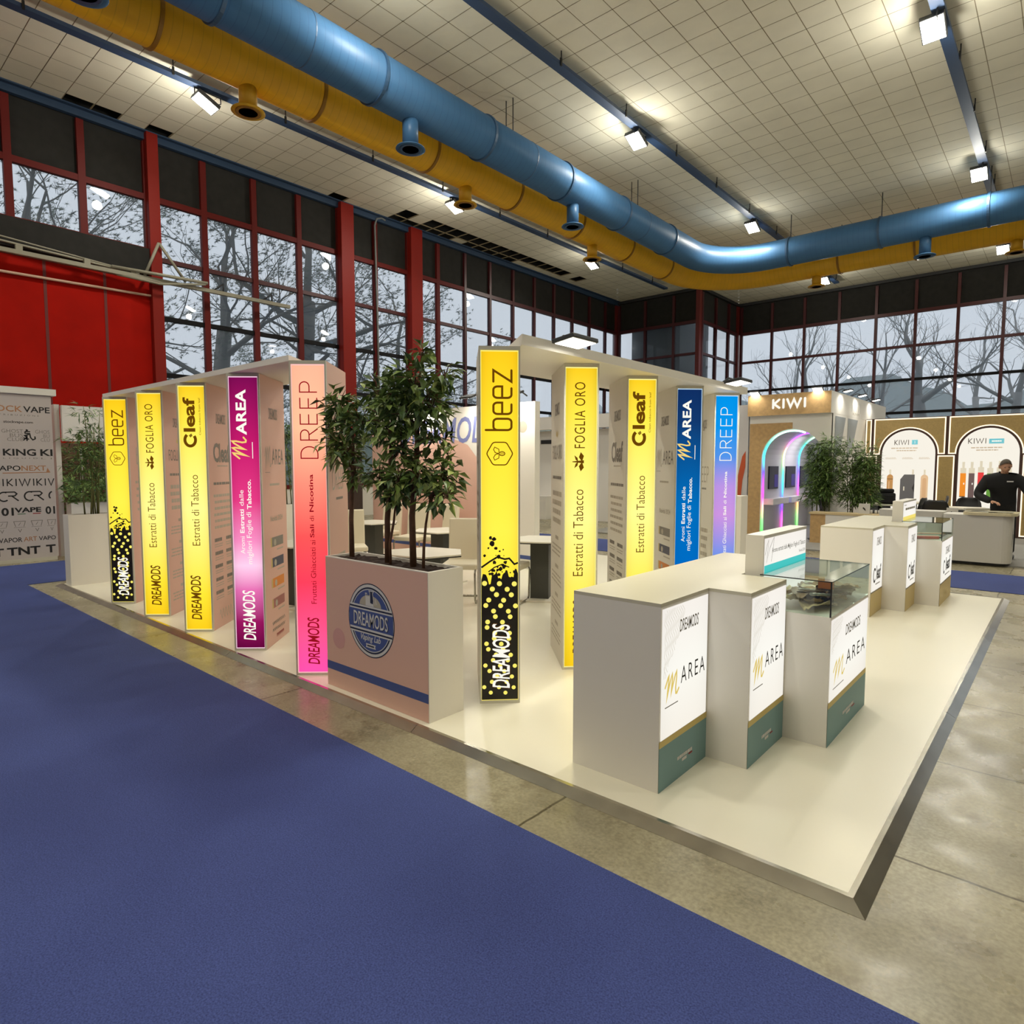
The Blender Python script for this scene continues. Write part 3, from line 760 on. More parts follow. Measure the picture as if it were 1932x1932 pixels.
def front_art(kind, g):
    F = FRONT
    u0, u1, v0, v1 = 0.013, TW - 0.013, 0.022, TH - 0.03
    if kind == 'beez':
        rstroke(g, F, (0.045, 1.845, 0.215, 2.235), beez_strokes(), 0.0145, BROWN)
        bee_logo(g, F, 0.137, 1.69, 0.088, BROWN)
        rn = random.Random(3)
        # black splash with a ragged top
        top = []
        for k in range(25):
            u = u0 + (u1 - u0) * k / 24
            top.append((u, 0.86 + 0.03 * math.sin(k * 0.9) + 0.05 * (rn.random() - 0.5) + 0.1 * (u - u0)))
        for a, b in zip(top, top[1:]): g.poly2(F, [(a[0], v0), (b[0], v0), b, a], BLACKINK, 0.0012)
        for k in range(26):
            u = u0 + 0.015 + (u1 - u0 - 0.03) * rn.random(); v = 0.87 + 0.17 * rn.random() ** 1.4
            g.poly2(F, blob(u, v, 0.004 + 0.012 * rn.random(), 8, rn), BLACKINK, 0.0013)
        g.stroke2(F, [(u0, 0.93), (0.07, 0.97), (0.12, 1.0), (0.17, 0.985), (0.2, 0.99), (0.235, 0.95), (u1, 0.96)], 0.012, BLACKINK, 0.0013)
        g.stroke2(F, [(0.06, 0.9), (0.1, 0.93), (0.15, 0.95), (0.2, 0.93)], 0.008, BLACKINK, 0.0013)
        for uu, vv, r in ((0.085, 1.09, 0.02), (0.1, 1.12, 0.016), (0.075, 1.13, 0.012), (0.11, 1.06, 0.014), (0.06, 1.06, 0.008), (0.16, 1.05, 0.007)): g.poly2(F, blob(uu, vv, r, 8, rn), BLACKINK, 0.0013)
        # yellow dots in a slanting grid
        for j in range(26):
            for i in range(-2, 5):
                u = 0.026 + 0.1 * i + 0.05 * (j % 2) + 0.004 * j * (-1 if j % 4 < 2 else 1) * 0.5; v = 0.036 + 0.0375 * j - 0.03 * u
                r = 0.0135 + 0.004 * min(1, v / 0.85)
                if u0 + r < u < u1 - r and v0 + r < v < 0.84 + 0.1 * (u - u0): g.disc2(F, u, v, r, YELLIT, 0.0016, n=14)
        logo_text(g, F, (0.085, 0.10, 0.205, 0.545), WHITELIT, BROWN)
    elif kind == 'gold':
        g.text(F, 'FOGLIA ORO', (0.085, 1.745, 0.168, 2.25), BROWN, True, 0.0, 0, space=1.12)
        for a0 in (-1, 1):
            g.poly2(F, [(0.145, 1.64), (0.16, 1.64 + a0 * 0.045), (0.135, 1.64 + a0 * 0.075), (0.12, 1.64 + a0 * 0.035)], BROWN)
            g.poly2(F, [(0.115, 1.64), (0.11, 1.64 + a0 * 0.03), (0.085, 1.64 + a0 * 0.05), (0.095, 1.64 + a0 * 0.015)], BROWN)
        g.poly2(F, [(0.16, 1.628), (0.16, 1.652), (0.07, 1.643), (0.07, 1.637)], BROWN)
        g.text(F, 'Estratti di Tabacco', (0.08, 0.745, 0.158, 1.425), BROWN, True, -0.006)
        logo_text(g, F, (0.08, 0.12, 0.185, 0.55), BROWN)
    elif kind == 'leaf':
        g.text(F, 'leaf', (0.052, 1.93, 0.165, 2.255), BROWN, True, 0.03)
        # big C with a leaf in it
        g.stroke2(F, [(0.112 - y, 1.853 + x) for x, y in arc(0, 0, 0.058, 35, 310, 18, 0.05)], 0.028, BROWN, 0.0015)
        g.poly2(F, [(0.115, 1.875), (0.1, 1.895), (0.125, 1.915), (0.135, 1.893)], mat('gold_leaf_ink', (188, 160, 20), 0.5), 0.0016)
        g.text(F, 'Clean tobacco from leaf', (0.198, 1.90, 0.216, 2.25), BROWN, True)
        g.text(F, 'Estratti di Tabacco', (0.1, 0.84, 0.172, 1.52), BROWN, True, -0.006)
        logo_text(g, F, (0.066, 0.116, 0.165, 0.55), BROWN)
    elif kind.startswith('marea'):
        g.text(F, 'AREA', (0.068, 1.87, 0.155, 2.255), WHITELIT, True, 0.03, space=1.05)
        g.stroke2(F, script_m(0.03, 1.67, 0.16, 1.85, True), 0.014, GOLDLIT, 0.0018, caps=True)
        g.stroke2(F, [(0.2, 1.67), (0.2, 1.81)], 0.006, WHITELIT)
        hi = 0.0
        g.text(F, 'Aromi', (0.075, 0.85, 0.112, 1.00), WHITELIT, True); g.text(F, 'Estratti', (0.075, 1.03, 0.112, 1.235), WHITELIT, True, 0.02); g.text(F, 'dalle', (0.075, 1.265, 0.112, 1.40), WHITELIT, True)
        g.text(F, 'migliori Foglie di', (0.13, 0.76, 0.185, 1.21), WHITELIT, True); g.text(F, 'Tabacco.', (0.14, 1.235, 0.178, 1.49), WHITELIT, True, 0.02)
        logo_text(g, F, (0.077, 0.09, 0.185, 0.53), WHITELIT)
    elif kind.startswith('dreep'):
        ink = REDLIT if kind.endswith('pink') else WHITELIT
        rstroke(g, F, (0.072, 1.665, 0.198, 2.245), dreep_strokes(), 0.0085, ink)
        g.text(F, 'Fruttati Ghiacciati ai', (0.125, 0.556, 0.165, 1.045), ink, True); g.text(F, 'Sali', (0.125, 1.065, 0.157, 1.165), ink, True, 0.02); g.text(F, 'di', (0.125, 1.19, 0.157, 1.23), ink, True); g.text(F, 'Nicotina', (0.125, 1.26, 0.157, 1.545), ink, True, 0.02)
        logo_text(g, F, (0.09, 0.084, 0.18, 0.45), REDLIT if kind.endswith('pink') else WHITELIT)

def side_art(kind, g, F):
    rn = random.Random(hash(kind) % 97 if False else len(kind) * 7 + 3)
    W = TD
    g.text(F, 'DREAMODS', (0.2, 2.02, 0.42, 2.12), GREYINK, False, 0.01, 0.15)
    if kind == 'gold':
        g.text(F, 'FOGLIA ORO', (0.09, 1.66, 0.53, 1.78), GREYINK, space=1.1)
        for k in (-1, 1): g.poly2(F, [(0.31, 1.84), (0.31 + k * 0.05, 1.86), (0.31 + k * 0.04, 1.9), (0.31 + k * 0.01, 1.88)], GOLD)
        g.lines(F, 0.1, 1.5, 0.52, 1, 0.05, 0.025, GREYINK, rnd=rn)
        g.lines(F, 0.08, 1.36, 0.54, 4, 0.075, 0.04, PALEINK, rnd=rn)
        for k in range(4):
            v = 1.0 - k * 0.24
            g.lines(F, 0.24, v, 0.4, 1, 0.05, 0.03, PALEINK, rnd=rn); g.lines(F, 0.06, v - 0.06, 0.54, 3, 0.035, 0.014, PALEINK, rnd=rn)
    elif kind == 'leaf':
        g.text(F, 'Cleaf', (0.12, 1.64, 0.5, 1.83), GREYINK, False, 0.03)
        g.lines(F, 0.2, 1.6, 0.44, 1, 0.05, 0.012, PALEINK, rnd=rn)
        g.lines(F, 0.08, 1.42, 0.54, 1, 0.05, 0.025, GREYINK, rnd=rn)
        g.lines(F, 0.08, 1.3, 0.54, 6, 0.062, 0.026, PALEINK, rnd=rn)
        for r in range(5):
            for c in (0.08, 0.34): g.lines(F, c, 0.86 - r * 0.13, c + 0.2, 1, 0.05, 0.034, GREYINK, rnd=rn); g.lines(F, c, 0.83 - r * 0.13, c + 0.2, 2, 0.022, 0.008, PALEINK, rnd=rn)
        g.stroke2(F, [(0.15 + 0.3 * x, 0.13 + 0.05 * math.sin(x * 30)) for x in [k / 24 for k in range(25)]], 0.008, PALEINK)
    elif kind.startswith('marea'):
        g.text(F, 'AREA', (0.26, 1.62, 0.56, 1.76), GREYINK, space=1.1)
        g.stroke2(F, script_m(0.08, 1.58, 0.24, 1.78, False), 0.01, PALEINK)
        g.stroke2(F, [(0.08, 1.55), (0.2, 1.55)], 0.004, GREYINK)
        g.lines(F, 0.18, 1.43, 0.46, 1, 0.05, 0.02, PALEINK, rnd=rn)
        g.text(F, 'Novità 2024', (0.18, 1.11, 0.5, 1.16), PALEINK, False, 0.01)
        for k, c in enumerate(((126, 122, 112), (70, 72, 90), (216, 130, 40), (160, 96, 88))):
            v = 0.88 - k * 0.185
            ci = mat('flavour_label_%d' % k, c, 0.5)
            g.rect2(F, 0.2, v, 0.5, v + 0.085, ci); g.rect2(F, 0.17, v, 0.2, v + 0.085, GOLD); g.disc2(F, 0.28, v + 0.035, 0.03, PALEINK, 0.0016)
            g.lines(F, 0.32, v - 0.04, 0.52, 1, 0.05, 0.014, PALEINK, rnd=rn)
        for v in (0.19, 0.13): g.stroke2(F, [(0.16 + 0.34 * x, v + 0.014 * math.sin(x * 60 + v * 40)) for x in [k / 40 for k in range(41)]], 0.007, GREYINK)
        g.stroke2(F, [(0.26 + 0.2 * x, 0.05 + 0.03 * abs(math.sin(x * 25))) for x in [k / 24 for k in range(25)]], 0.007, REDINK)
    elif kind.startswith('dreep'):
        g.text(F, 'DREEP', (0.12, 1.42, 0.5, 1.6), PALEINK, False, -0.01)
        g.lines(F, 0.22, 1.34, 0.46, 1, 0.05, 0.02, GREYINK, rnd=rn)
        g.lines(F, 0.14, 2.0, 0.4, 1, 0.05, 0.02, PALEINK, rnd=rn)
        for k in range(5): g.lines(F, 0.16, 0.86 - k * 0.09, 0.5, 1, 0.05, 0.045, PALEINK, rnd=rn)
    else:
        g.text(F, 'beez', (0.14, 1.62, 0.46, 1.82), PALEINK); g.lines(F, 0.1, 1.4, 0.5, 5, 0.08, 0.03, PALEINK, rnd=rn)

def tower(kind, label, x, y, row):
    t = thing('lightbox_tower', label, 'lightbox', (x, y, PZ), math.radians(42.5 if row == 'left' else 45.5), 'light towers of the ' + row + ' row')
    dep = 0.62 if row == 'left' else 0.68
    skin = PINK if row == 'left' else OFFWHITE
    g = G(); g.box(0, TW, 0.012, dep, 0.0, TH, skin); g.build('body', t)
    g = G()
    for a in ((0, 0.011), (TW - 0.011, TW)): g.box(a[0], a[1], -0.012, 0.012, 0, TH, ALU)
    g.box(0.011, TW - 0.011, -0.012, 0.012, 0, 0.018, ALU); g.box(0.011, TW - 0.011, -0.012, 0.012, TH - 0.026, TH, ALU)
    g.build('frame', t)
    g = G(); g.quad((0.011, 0, 0.018), (TW - 0.011, 0, 0.018), (TW - 0.011, 0, TH - 0.026), (0.011, 0, TH - 0.026), ART[kind], True)
    p = g.build('lit_panel', t)
    bl = glow('border_' + kind, {'beez': (255, 240, 120), 'gold': (255, 246, 150), 'leaf': (255, 248, 160), 'marea_pink': (255, 214, 236), 'marea_blue': (190, 224, 250), 'dreep_pink': (255, 200, 196), 'dreep_blue': (214, 236, 255)}[kind], 1.0)
    g = G()
    a, b, c, d = 0.0115, TW - 0.0115, 0.0185, TH - 0.0265
    for r in ((a, c, a + 0.005, d), (b - 0.005, c, b, d), (a, c, b, c + 0.006), (a, d - 0.008, b, d)): g.rect2(FRONT, *r, bl, 0.001)
    g.build('bright_border', p)
    g = G(); front_art(kind, g); g.build('lettering', p)
    g = G(); side_art(kind, g, RIGHT if row == 'left' else LEFT); g.build('side_print', t)
    return t
L_ = [('beez', -8.38, 2.50, 'yellow and black polka-dot light tower beside the slim bamboo planter'),
      ('gold', -7.40, 2.512, 'narrow yellow light tower second from the left end, with thin spaced brown capitals'),
      ('leaf', -6.42, 2.535, 'yellow light tower with fat brown lettering, directly left of the magenta tower'),
      ('marea_pink', -5.43, 2.553, 'magenta light tower fading to white low down, with white lettering'),
      ('dreep_pink', -4.425, 2.555, 'peach to hot pink light tower directly behind the left end of the tree planter')]
for k, x, y, lab in L_: tower(k, lab, x, y, 'left')
R_ = [('beez', -2.955, 3.06, 'tall yellow and black polka-dot light tower just right of the tree planter'),
      ('gold', -2.965, 4.01, 'yellow light tower with thin spaced brown capitals, its foot hidden by the nearest white counter'),
      ('leaf', -2.955, 4.92, 'yellow light tower with fat brown lettering just left of the navy one'),
      ('marea_blue', -2.96, 5.855, 'navy to blue light tower with white lettering'),
      ('dreep_blue', -2.935, 6.70, 'sky blue and lilac light tower at the right end of the right row')]
for k, x, y, lab in R_: tower(k, lab, x, y, 'right')

# ---- flat canopies on the towers
g = G(); g.prism([(-8.5, 2.535), (-4.45, 2.565), (-4.62, 2.8), (-4.86, 3.06), (-4.9, 3.30), (-8.5, 3.30)], TT + 0.001, TT + 0.045, WHITE); tag(g.build('canopy'), 'long flat white canopy board lying on the left row of light towers', 'canopy')
g = G(); g.prism([(-2.715, 3.215), (-2.715, 7.05), (-3.62, 7.05), (-3.62, 3.9), (-3.22, 3.6)], TT + 0.001, TT + 0.07, WHITE); tag(g.build('canopy'), 'long flat white canopy board lying on the right row of light towers', 'canopy')
# cap plates of the two end towers that stick out of the boards are part of the tower body

# ---- LED floodlights on the canopy edge and on the inner wall
def clamp_light(name, label, loc, rz, tilt, arm, w=0.24, power=14, group=None):
    t = thing(name, label, 'spotlight', loc, rz, group)
    g = G(); g.M = Matrix.Rotation(tilt, 4, 'X')
    g.box(-w / 2, w / 2, -0.09, 0.09, 0.0, 0.03, DARK); g.build('housing', t, bevel=0.006)
    g = G(); g.M = Matrix.Rotation(tilt, 4, 'X'); g.quad((-w / 2 + .015, .075, -.002), (w / 2 - .015, .075, -.002), (w / 2 - .015, -.075, -.002), (-w / 2 + .015, -.075, -.002), SPOTFACE); g.build('lens', t)
    g = G(); g.tube([(0, 0, 0.02), (0, arm * 0.5, 0.06), (0, arm, 0.0)], 0.012, 6, DARK); g.build('arm', t)
    if power:
        l = bpy.data.lights.new('spot_lamp', 'AREA'); l.shape = 'RECTANGLE'; l.size = w; l.size_y = 0.15; l.energy = power; l.color = (1, 0.96, 0.86); l.spread = math.radians(150)
        lo = bpy.data.objects.new('spot_lamp', l); COL.objects.link(lo); lo.parent = t; lo.rotation_euler = (tilt, 0, 0); lo.location = (0, 0, -0.01)
    return t
clamp_light('canopy_light', 'glowing flat spotlight clamped on the right canopy edge above the second yellow tower', (-2.58, 3.62, TT + 0.05), math.radians(90), math.radians(-8), 0.2, 0.3, 14, 'spotlights on the right canopy')
clamp_light('canopy_light', 'glowing flat spotlight clamped on the right canopy edge above the sky blue tower', (-2.58, 6.45, TT + 0.05), math.radians(90), math.radians(-8), 0.2, 0.3, 14, 'spotlights on the right canopy')

# ---- inner back wall
iw = thing('partition', 'white and pink inner partition with big blue lettering behind the trees', 'partition wall', (0, 7.6, PZ))
g = G(); g.box(-10.2, -6.16, 0, 0.12, 0.003, 2.58, WHITE); g.build('panel', iw)
F = FY(0, 0)
g = G()
g.poly2(F, [(-10.2, 0.02), (-6.7, 0.02), (-6.7, 0.9), (-7.0, 1.35), (-7.6, 1.95), (-8.4, 2.2), (-10.2, 2.2)], PINK)
g.rect2(F, -10.2, 0.15, -6.16, 0.21, BLUEINK, 0.002)
g.build('pink_print', iw)
g = G(); g.text(F, 'DREAMODS', (-9.35, 1.98, -6.95, 2.42), mat('lavender_ink', (120, 126, 176), 0.6), False, 0.015, 0.18, d=0.003); g.build('lettering', iw)
g = G()
FS = ((-6.16, 0, 0), (0, 1, 0), (0, 0, 1), (1, 0, 0))
FP = FY(0, 0)
g.disc2(FP, -6.4, 2.2, 0.09, PALEINK, 0.002, n=20); g.build('round_logo', iw)
clamp_light('wall_light', 'glowing spotlight on top of the inner partition, seen just left of the big polka-dot tower', (-7.25, 7.28, 2.72), 0, math.radians(20), 0.3, 0.26, 7, 'spotlights on the inner partition')
clamp_light('wall_light', 'glowing spotlight on top of the inner partition, seen between the two big yellow towers', (-6.3, 7.28, 2.70), 0, math.radians(20), 0.3, 0.26, 7, 'spotlights on the inner partition')
clamp_light('wall_light', 'spotlight on top of the inner partition, seen through the tree leaves', (-8.6, 7.28, 2.72), 0, math.radians(20), 0.3, 0.26, 7, 'spotlights on the inner partition')
ds = thing('shelf_unit', 'dark shelving unit with pale paper sheets, glimpsed beside the pink light tower', 'shelf', (-10.75, 7.1, 0.004))
g = G(); g.box(-0.35, 0.35, 0.0, 0.4, 0, 2.2, mat('dark_brown_shelf', (54, 40, 32), 0.6)); g.build('carcass', ds)
g = G(); g.rect2(((0, 0, 0), (1, 0, 0), (0, 0, 1), (0, -1, 0)), -0.1, 1.45, 0.25, 2.1, SILVER, 0.004); g.build('paper_sheet', ds)
g = G(); g.box(-0.35, 0.35, -0.25, 0.0, 0.0, 0.95, mat('shelf_cupboard', (90, 84, 70), 0.6)); g.build('cupboard', ds)

# ---- tables and chairs inside
TABTOP = mat('table_white', (232, 226, 208), 0.4)
TABEDGE = mat('table_dark_edge', (44, 40, 36), 0.6)
PED = mat('table_pedestal_grey', (66, 66, 60), 0.6)
def make_table(x, y, rz, label):
    t = thing('hexagonal_table', label, 'table', (x, y, PZ), rz, 'hexagonal meeting tables')
    pl = [(0.43 * math.cos(math.radians(60 * k)), 0.40 * math.sin(math.radians(60 * k))) for k in range(6)]
    g = G(); g.prism(pl, 0.70, 0.712, TABEDGE); g.prism([(a * 0.995, b * 0.995) for a, b in pl], 0.712, 0.727, TABTOP); g.build('tabletop', t)
    g = G(); g.box(-0.11, 0.11, -0.11, 0.11, 0.02, 0.70, PED); g.build('pedestal', t)
    g = G(); g.box(-0.24, 0.24, -0.24, 0.24, 0, 0.02, TABTOP); g.build('base_plate', t)
    return t
tb = make_table(-4.95, 4.33, 0.25, 'nearest white hexagonal table on a grey pedestal, just behind the tree planter')
for x, y, rz, lab in ((-6.45, 5.95, 0.1, 'white hexagonal table behind the nearest one, under the right-hand trees'), (-8.2, 6.1, 0.3, 'white hexagonal table seen between the left tree trunks'), (-4.78, 6.02, 0.5, 'white hexagonal table seen in the gap between the two big yellow towers'), (-6.6, 3.9, 0.2, 'white hexagonal table glimpsed between the magenta and pink towers')):
    copy_thing(tb, (x, y, PZ), rz, lab)
SEAT = mat('chair_white_leather', (226, 216, 190), 0.45)
CHROME = mat('chair_chrome', (170, 166, 156), 0.25, 0.9)
def make_chair(x, y, rz, label):
    t = thing('padded_chair', label, 'chair', (x, y, PZ), rz, 'white high-back chairs')
    g = G(); g.box(-0.21, 0.21, -0.22, 0.22, 0.40, 0.47, SEAT); g.build('seat', t, bevel=0.02)
    g = G(); g.M = Matrix.Translation((0, 0.2, 0.47)) @ Matrix.Rotation(math.radians(-6), 4, 'X'); g.box(-0.21, 0.21, 0.0, 0.06, -0.12, 0.50, SEAT); g.build('backrest', t, bevel=0.02)
    for sx in (-1, 1):
        g = G(); g.tube([(sx * 0.19, 0.2, 0.41), (sx * 0.19, -0.2, 0.41), (sx * 0.19, -0.24, 0.36), (sx * 0.19, -0.22, 0.05), (sx * 0.19, -0.18, 0.013), (sx * 0.19, 0.22, 0.013)], 0.012, 8, CHROME); g.build('leg', t)
    g = G(); g.tube([(-0.19, 0.22, 0.013), (0.19, 0.22, 0.013)], 0.012, 8, CHROME); g.build('floor_bar', t)
    return t
ch = make_chair(-5.42, 5.32, math.radians(35), 'white high-back chair seen from behind at the right of the nearest table')
for x, y, d, lab in ((-8.05, 6.75, 20, 'tall white chair standing against the pink wall between the tree trunks'), (-9.0, 6.9, 10, 'white chair half hidden behind the tall chair by the pink wall'), (-7.7, 5.35, 60, 'white chair just right of the peach tower behind the first tree trunk'), (-6.2, 4.55, 150, 'white chair turned to the nearest table behind the second tree trunk'), (-7.75, 7.05, -10, 'far white chair in front of the pink wall, left of the polka-dot tower'), (-4.95, 5.6, 200, 'white chair in the gap between the two big yellow towers')):
    copy_thing(ch, (x, y, PZ), math.radians(d), lab)

# ---- planters
pb = thing('planter_box', 'big pink planter box with a round blue emblem, holding the small trees', 'planter', (-2.95, 2.60, PZ))
g = G()
PLW, PLD, PLH = 1.12, 0.30, 0.955
PT = 0.02
g.box(-PLW, 0, 0, PT, 0, PLH, WHITE); g.box(-PLW, 0, PLD - PT, PLD, 0, PLH, WHITE); g.box(-PLW, -PLW + PT, PT, PLD - PT, 0, PLH, WHITE); g.box(-PT, 0, PT, PLD - PT, 0, PLH, WHITE)
g.build('box_walls', pb)
g = G(); F = FY(0, 0)
g.rect2(F, -PLW + .002, 0.002, -0.004, PLH - 0.006, PINK, 0.0012); g.rect2(F, -PLW + .002, 0.125, -0.004, 0.185, BLUEINK, 0.002)
g.disc2(F, -PLW + 0.155, 0.37, 0.075, mat('rose_print', (208, 156, 150), 0.55), 0.002, n=28)
g.build('front_print', pb)
g = G()
cu, cv = -0.585, 0.56
R1 = 0.255
g.disc2(F, cu, cv, R1, NAVY, 0.0022, n=56); g.disc2(F, cu, cv, R1 - 0.007, SILVER, 0.0026, n=56); g.disc2(F, cu, cv, R1 - 0.026, NAVY, 0.0030, n=56); g.disc2(F, cu, cv, R1 - 0.038, SILVER, 0.0034, n=56); g.disc2(F, cu, cv, R1 - 0.044, BLUEINK, 0.0038, n=56)
g.rect2(F, cu - 0.232, cv - 0.098, cu + 0.232, cv + 0.098, SILVER, 0.0042); g.rect2(F, cu - 0.232, cv + 0.074, cu + 0.232, cv + 0.086, NAVY, 0.0046); g.rect2(F, cu - 0.232, cv - 0.088, cu + 0.232, cv - 0.076, NAVY, 0.0046); g.rect2(F, cu - 0.243, cv - 0.062, cu + 0.243, cv + 0.064, BLUEINK, 0.0046)
g.text(F, 'DREAMODS', (cu - 0.195, cv - 0.052, cu + 0.195, cv + 0.05), NAVY, False, 0.03, d=0.005); g.text(F, 'DREAMODS', (cu - 0.19, cv - 0.047, cu + 0.188, cv + 0.05), SILVER, False, 0.012, d=0.0056)
g.text(F, 'Vaping Lab', (cu - 0.11, cv - 0.155, cu + 0.11, cv - 0.1), SILVER, False, 0.015, 0.3, d=0.005)
g.poly2(F, [(cu - 0.055, cv - 0.19), (cu + 0.055, cv - 0.19), (cu + 0.048, cv - 0.176), (cu + 0.055, cv - 0.162), (cu - 0.055, cv - 0.162), (cu - 0.048, cv - 0.176)], SILVER, 0.005)
g.lines(F, cu - 0.04, cv - 0.182, cu + 0.04, 1, 0.02, 0.012, NAVY, 0.0056)
g.poly2(F, [(cu + x, cv + 0.1 + y) for x, y in [(-0.12, 0)] + arc(0, 0, 0.12, 180, 0, 16, 0.075)[1:-1] + [(0.12, 0)]], PALEINK, 0.005)
g.poly2(F, [(cu - 0.05, cv + 0.1), (cu + 0.04, cv + 0.1), (cu + 0.02, cv + 0.17), (cu - 0.05, cv + 0.165)], SILVER, 0.0054)
bot = [(0.0, 0.12), (0.035, 0.115), (0.04, 0.14), (0.03, 0.19), (0.04, 0.205), (-0.01, 0.205), (0.0, 0.19)]
g.poly2(F, [(cu + x, cv + y) for x, y in bot], NAVY, 0.0058); g.stroke2(F, [(cu + x, cv + y) for x, y in bot], 0.006, SILVER, 0.0062, closed=True)
g.stroke2(F, [(cu - 0.045, cv + 0.14), (cu - 0.05, cv + 0.185), (cu - 0.035, cv + 0.185), (cu - 0.03, cv + 0.14)], 0.006, SILVER, 0.0062, closed=True)
g.stroke2(F, [(cu + 0.055, cv + 0.115), (cu + 0.06, cv + 0.155), (cu + 0.075, cv + 0.12)], 0.006, SILVER, 0.0062)
g.build('round_emblem', pb)
g = G()
n = 44
rn = random.Random(5)
hs = [[0.925 + 0.018 * rn.random() for _ in range(9)] for _ in range(n + 1)]
for i in range(n):
    for j in range(8):
        q = [(-PLW + PT + (PLW - 2 * PT) * a / n, PT + (PLD - 2 * PT) * b / 8, hs[a][b]) for a, b in ((i, j), (i + 1, j), (i + 1, j + 1), (i, j + 1))]
        g.quad(*q, SOIL)
g.build('soil', pb)

def leaf(g, p, d, nrm, L, W, m_):
    """a pointed leaf folded along its rib: 2 x 2 faces"""
    d = d.normalized(); s = d.cross(nrm)
    if s.length < 1e-4: s = d.cross(Vector((0.3, 0.7, 0.2)))
    s = s.normalized(); up = s.cross(d)
    a = g.vert(p); m1 = g.vert(p + d * L * 0.45 - up * 0.0); t = g.vert(p + d * L - up * L * 0.12)
    l1 = g.vert(p + d * L * 0.4 + s * W / 2 + up * W * 0.2); r1 = g.vert(p + d * L * 0.4 - s * W / 2 + up * W * 0.2)
    g.face((a, m1, l1), m_); g.face((m1, t, l1), m_); g.face((a, r1, m1), m_); g.face((m1, r1, t), m_)
LEAFS = [mat('ficus_leaf_a', (94, 118, 56), 0.4), mat('ficus_leaf_b', (122, 144, 70), 0.4), mat('ficus_leaf_c', (66, 90, 46), 0.45), mat('ficus_leaf_d', (164, 178, 102), 0.4)]
def ficus(label, x, y, base_r, h, cx, cy, clumps, seed, lean=0.0):
    """slender artificial ficus: trunk, twigs ending in leafy clumps; clumps = [(dx,dz,r,count)]"""
    rn = random.Random(seed)
    t = thing('small_tree', label, 'tree', (x, y, PZ + 0.93), group='small trees in the pink planter')
    g = G()
    tw = G()
    pts = [(0, 0, -0.05), (0.01 * rn.uniform(-1, 1), 0, h * 0.3), (lean * 0.5 + 0.01 * rn.uniform(-1, 1), 0.01, h * 0.6), (lean, 0.02, h)]
    g.tube(pts, [base_r, base_r * 0.85, base_r * 0.75, base_r * 0.4], 8, BARK)
    lv = G()
    for dx, dz, r, cnt in clumps:
        c = Vector((dx, rn.uniform(-0.06, 0.06), dz))
        f0 = max(0.3, min(0.95, (dz - r) / h)); st = Vector((lean * f0, 0.01, h * f0))
        mid = (st + c) / 2 + Vector((0, 0, -0.03))
        g.tube([st, mid, c], [base_r * 0.4, 0.007, 0.004], 5, BARK)
        for k in range(7):
            dv = Vector((rn.gauss(0, 1), rn.gauss(0, 0.8), rn.gauss(0.3, 0.8))).normalized()
            en = c + dv * r
            g.tube([c - Vector((0, 0, r * 0.3)), (c + en) / 2 + Vector((0, 0, 0.01)), en], [0.005, 0.004, 0.002], 4, BARK)
        for k in range(int(cnt * 0.72)):
            dv = Vector((rn.gauss(0, 1), rn.gauss(0, 0.85), rn.gauss(0, 0.85))).normalized()
            rad = r * (rn.random() ** 0.5)
            p = c + dv * rad
            d = (dv * 0.7 + Vector((rn.uniform(-1, 1), rn.uniform(-1, 1), rn.uniform(-1.0, 0.5)))).normalized()
            lv.face  # noqa
            leaf(lv, p, d, Vector((rn.uniform(-.6, .6), rn.uniform(-.6, .6), 1)), rn.uniform(0.072, 0.115), rn.uniform(0.034, 0.05), rn.choices(LEAFS, (4, 3, 3, 1))[0])
    g.build('trunk', t); lv.build('foliage', t)
    return t
ficus('leftmost small tree in the pink planter, its leaves over the pink tower', -3.97, 2.76, 0.020, 0.98, 0, 0, [(-0.2, 0.86, 0.14, 150), (-0.03, 0.80, 0.15, 170), (0.12, 1.0, 0.15, 170), (-0.08, 1.12, 0.13, 150), (0.02, 0.62, 0.1, 70), (-0.22, 1.0, 0.07, 36)], 11, 0.02)
ficus('second tree from the left in the pink planter, with a thick straight trunk', -3.56, 2.77, 0.023, 1.0, 0, 0, [(0.0, 0.98, 0.16, 190), (0.13, 1.14, 0.16, 190), (-0.12, 1.2, 0.13, 140), (0.06, 0.56, 0.15, 150), (-0.06, 0.62, 0.11, 90), (0.14, 0.84, 0.13, 130)], 12, 0.04)
ficus('thin reddish sapling beside the second tree in the pink planter', -3.505, 2.75, 0.011, 0.5, 0, 0, [(0.06, 0.5, 0.1, 70), (0.14, 0.6, 0.09, 60)], 13, 0.05)
ficus('tallest tree in the pink planter, its tip rising above the canopies', -3.30, 2.78, 0.024, 1.15, 0, 0, [(0.02, 1.0, 0.16, 190), (0.08, 1.22, 0.16, 190), (0.2, 1.06, 0.13, 130), (0.02, 0.66, 0.13, 120), (0.27, 1.26, 0.09, 60), (0.06, 1.42, 0.07, 34), (-0.14, 1.16, 0.12, 120), (0.2, 0.86, 0.1, 70)], 14, 0.05)
ficus('short slim tree at the right end of the pink planter', -3.19, 2.77, 0.011, 0.5, 0, 0, [(0.08, 0.52, 0.12, 110), (0.16, 0.62, 0.11, 90), (0.2, 0.72, 0.07, 36), (0.27, 0.5, 0.07, 34), (0.0, 0.62, 0.08, 50)], 15, 0.06)

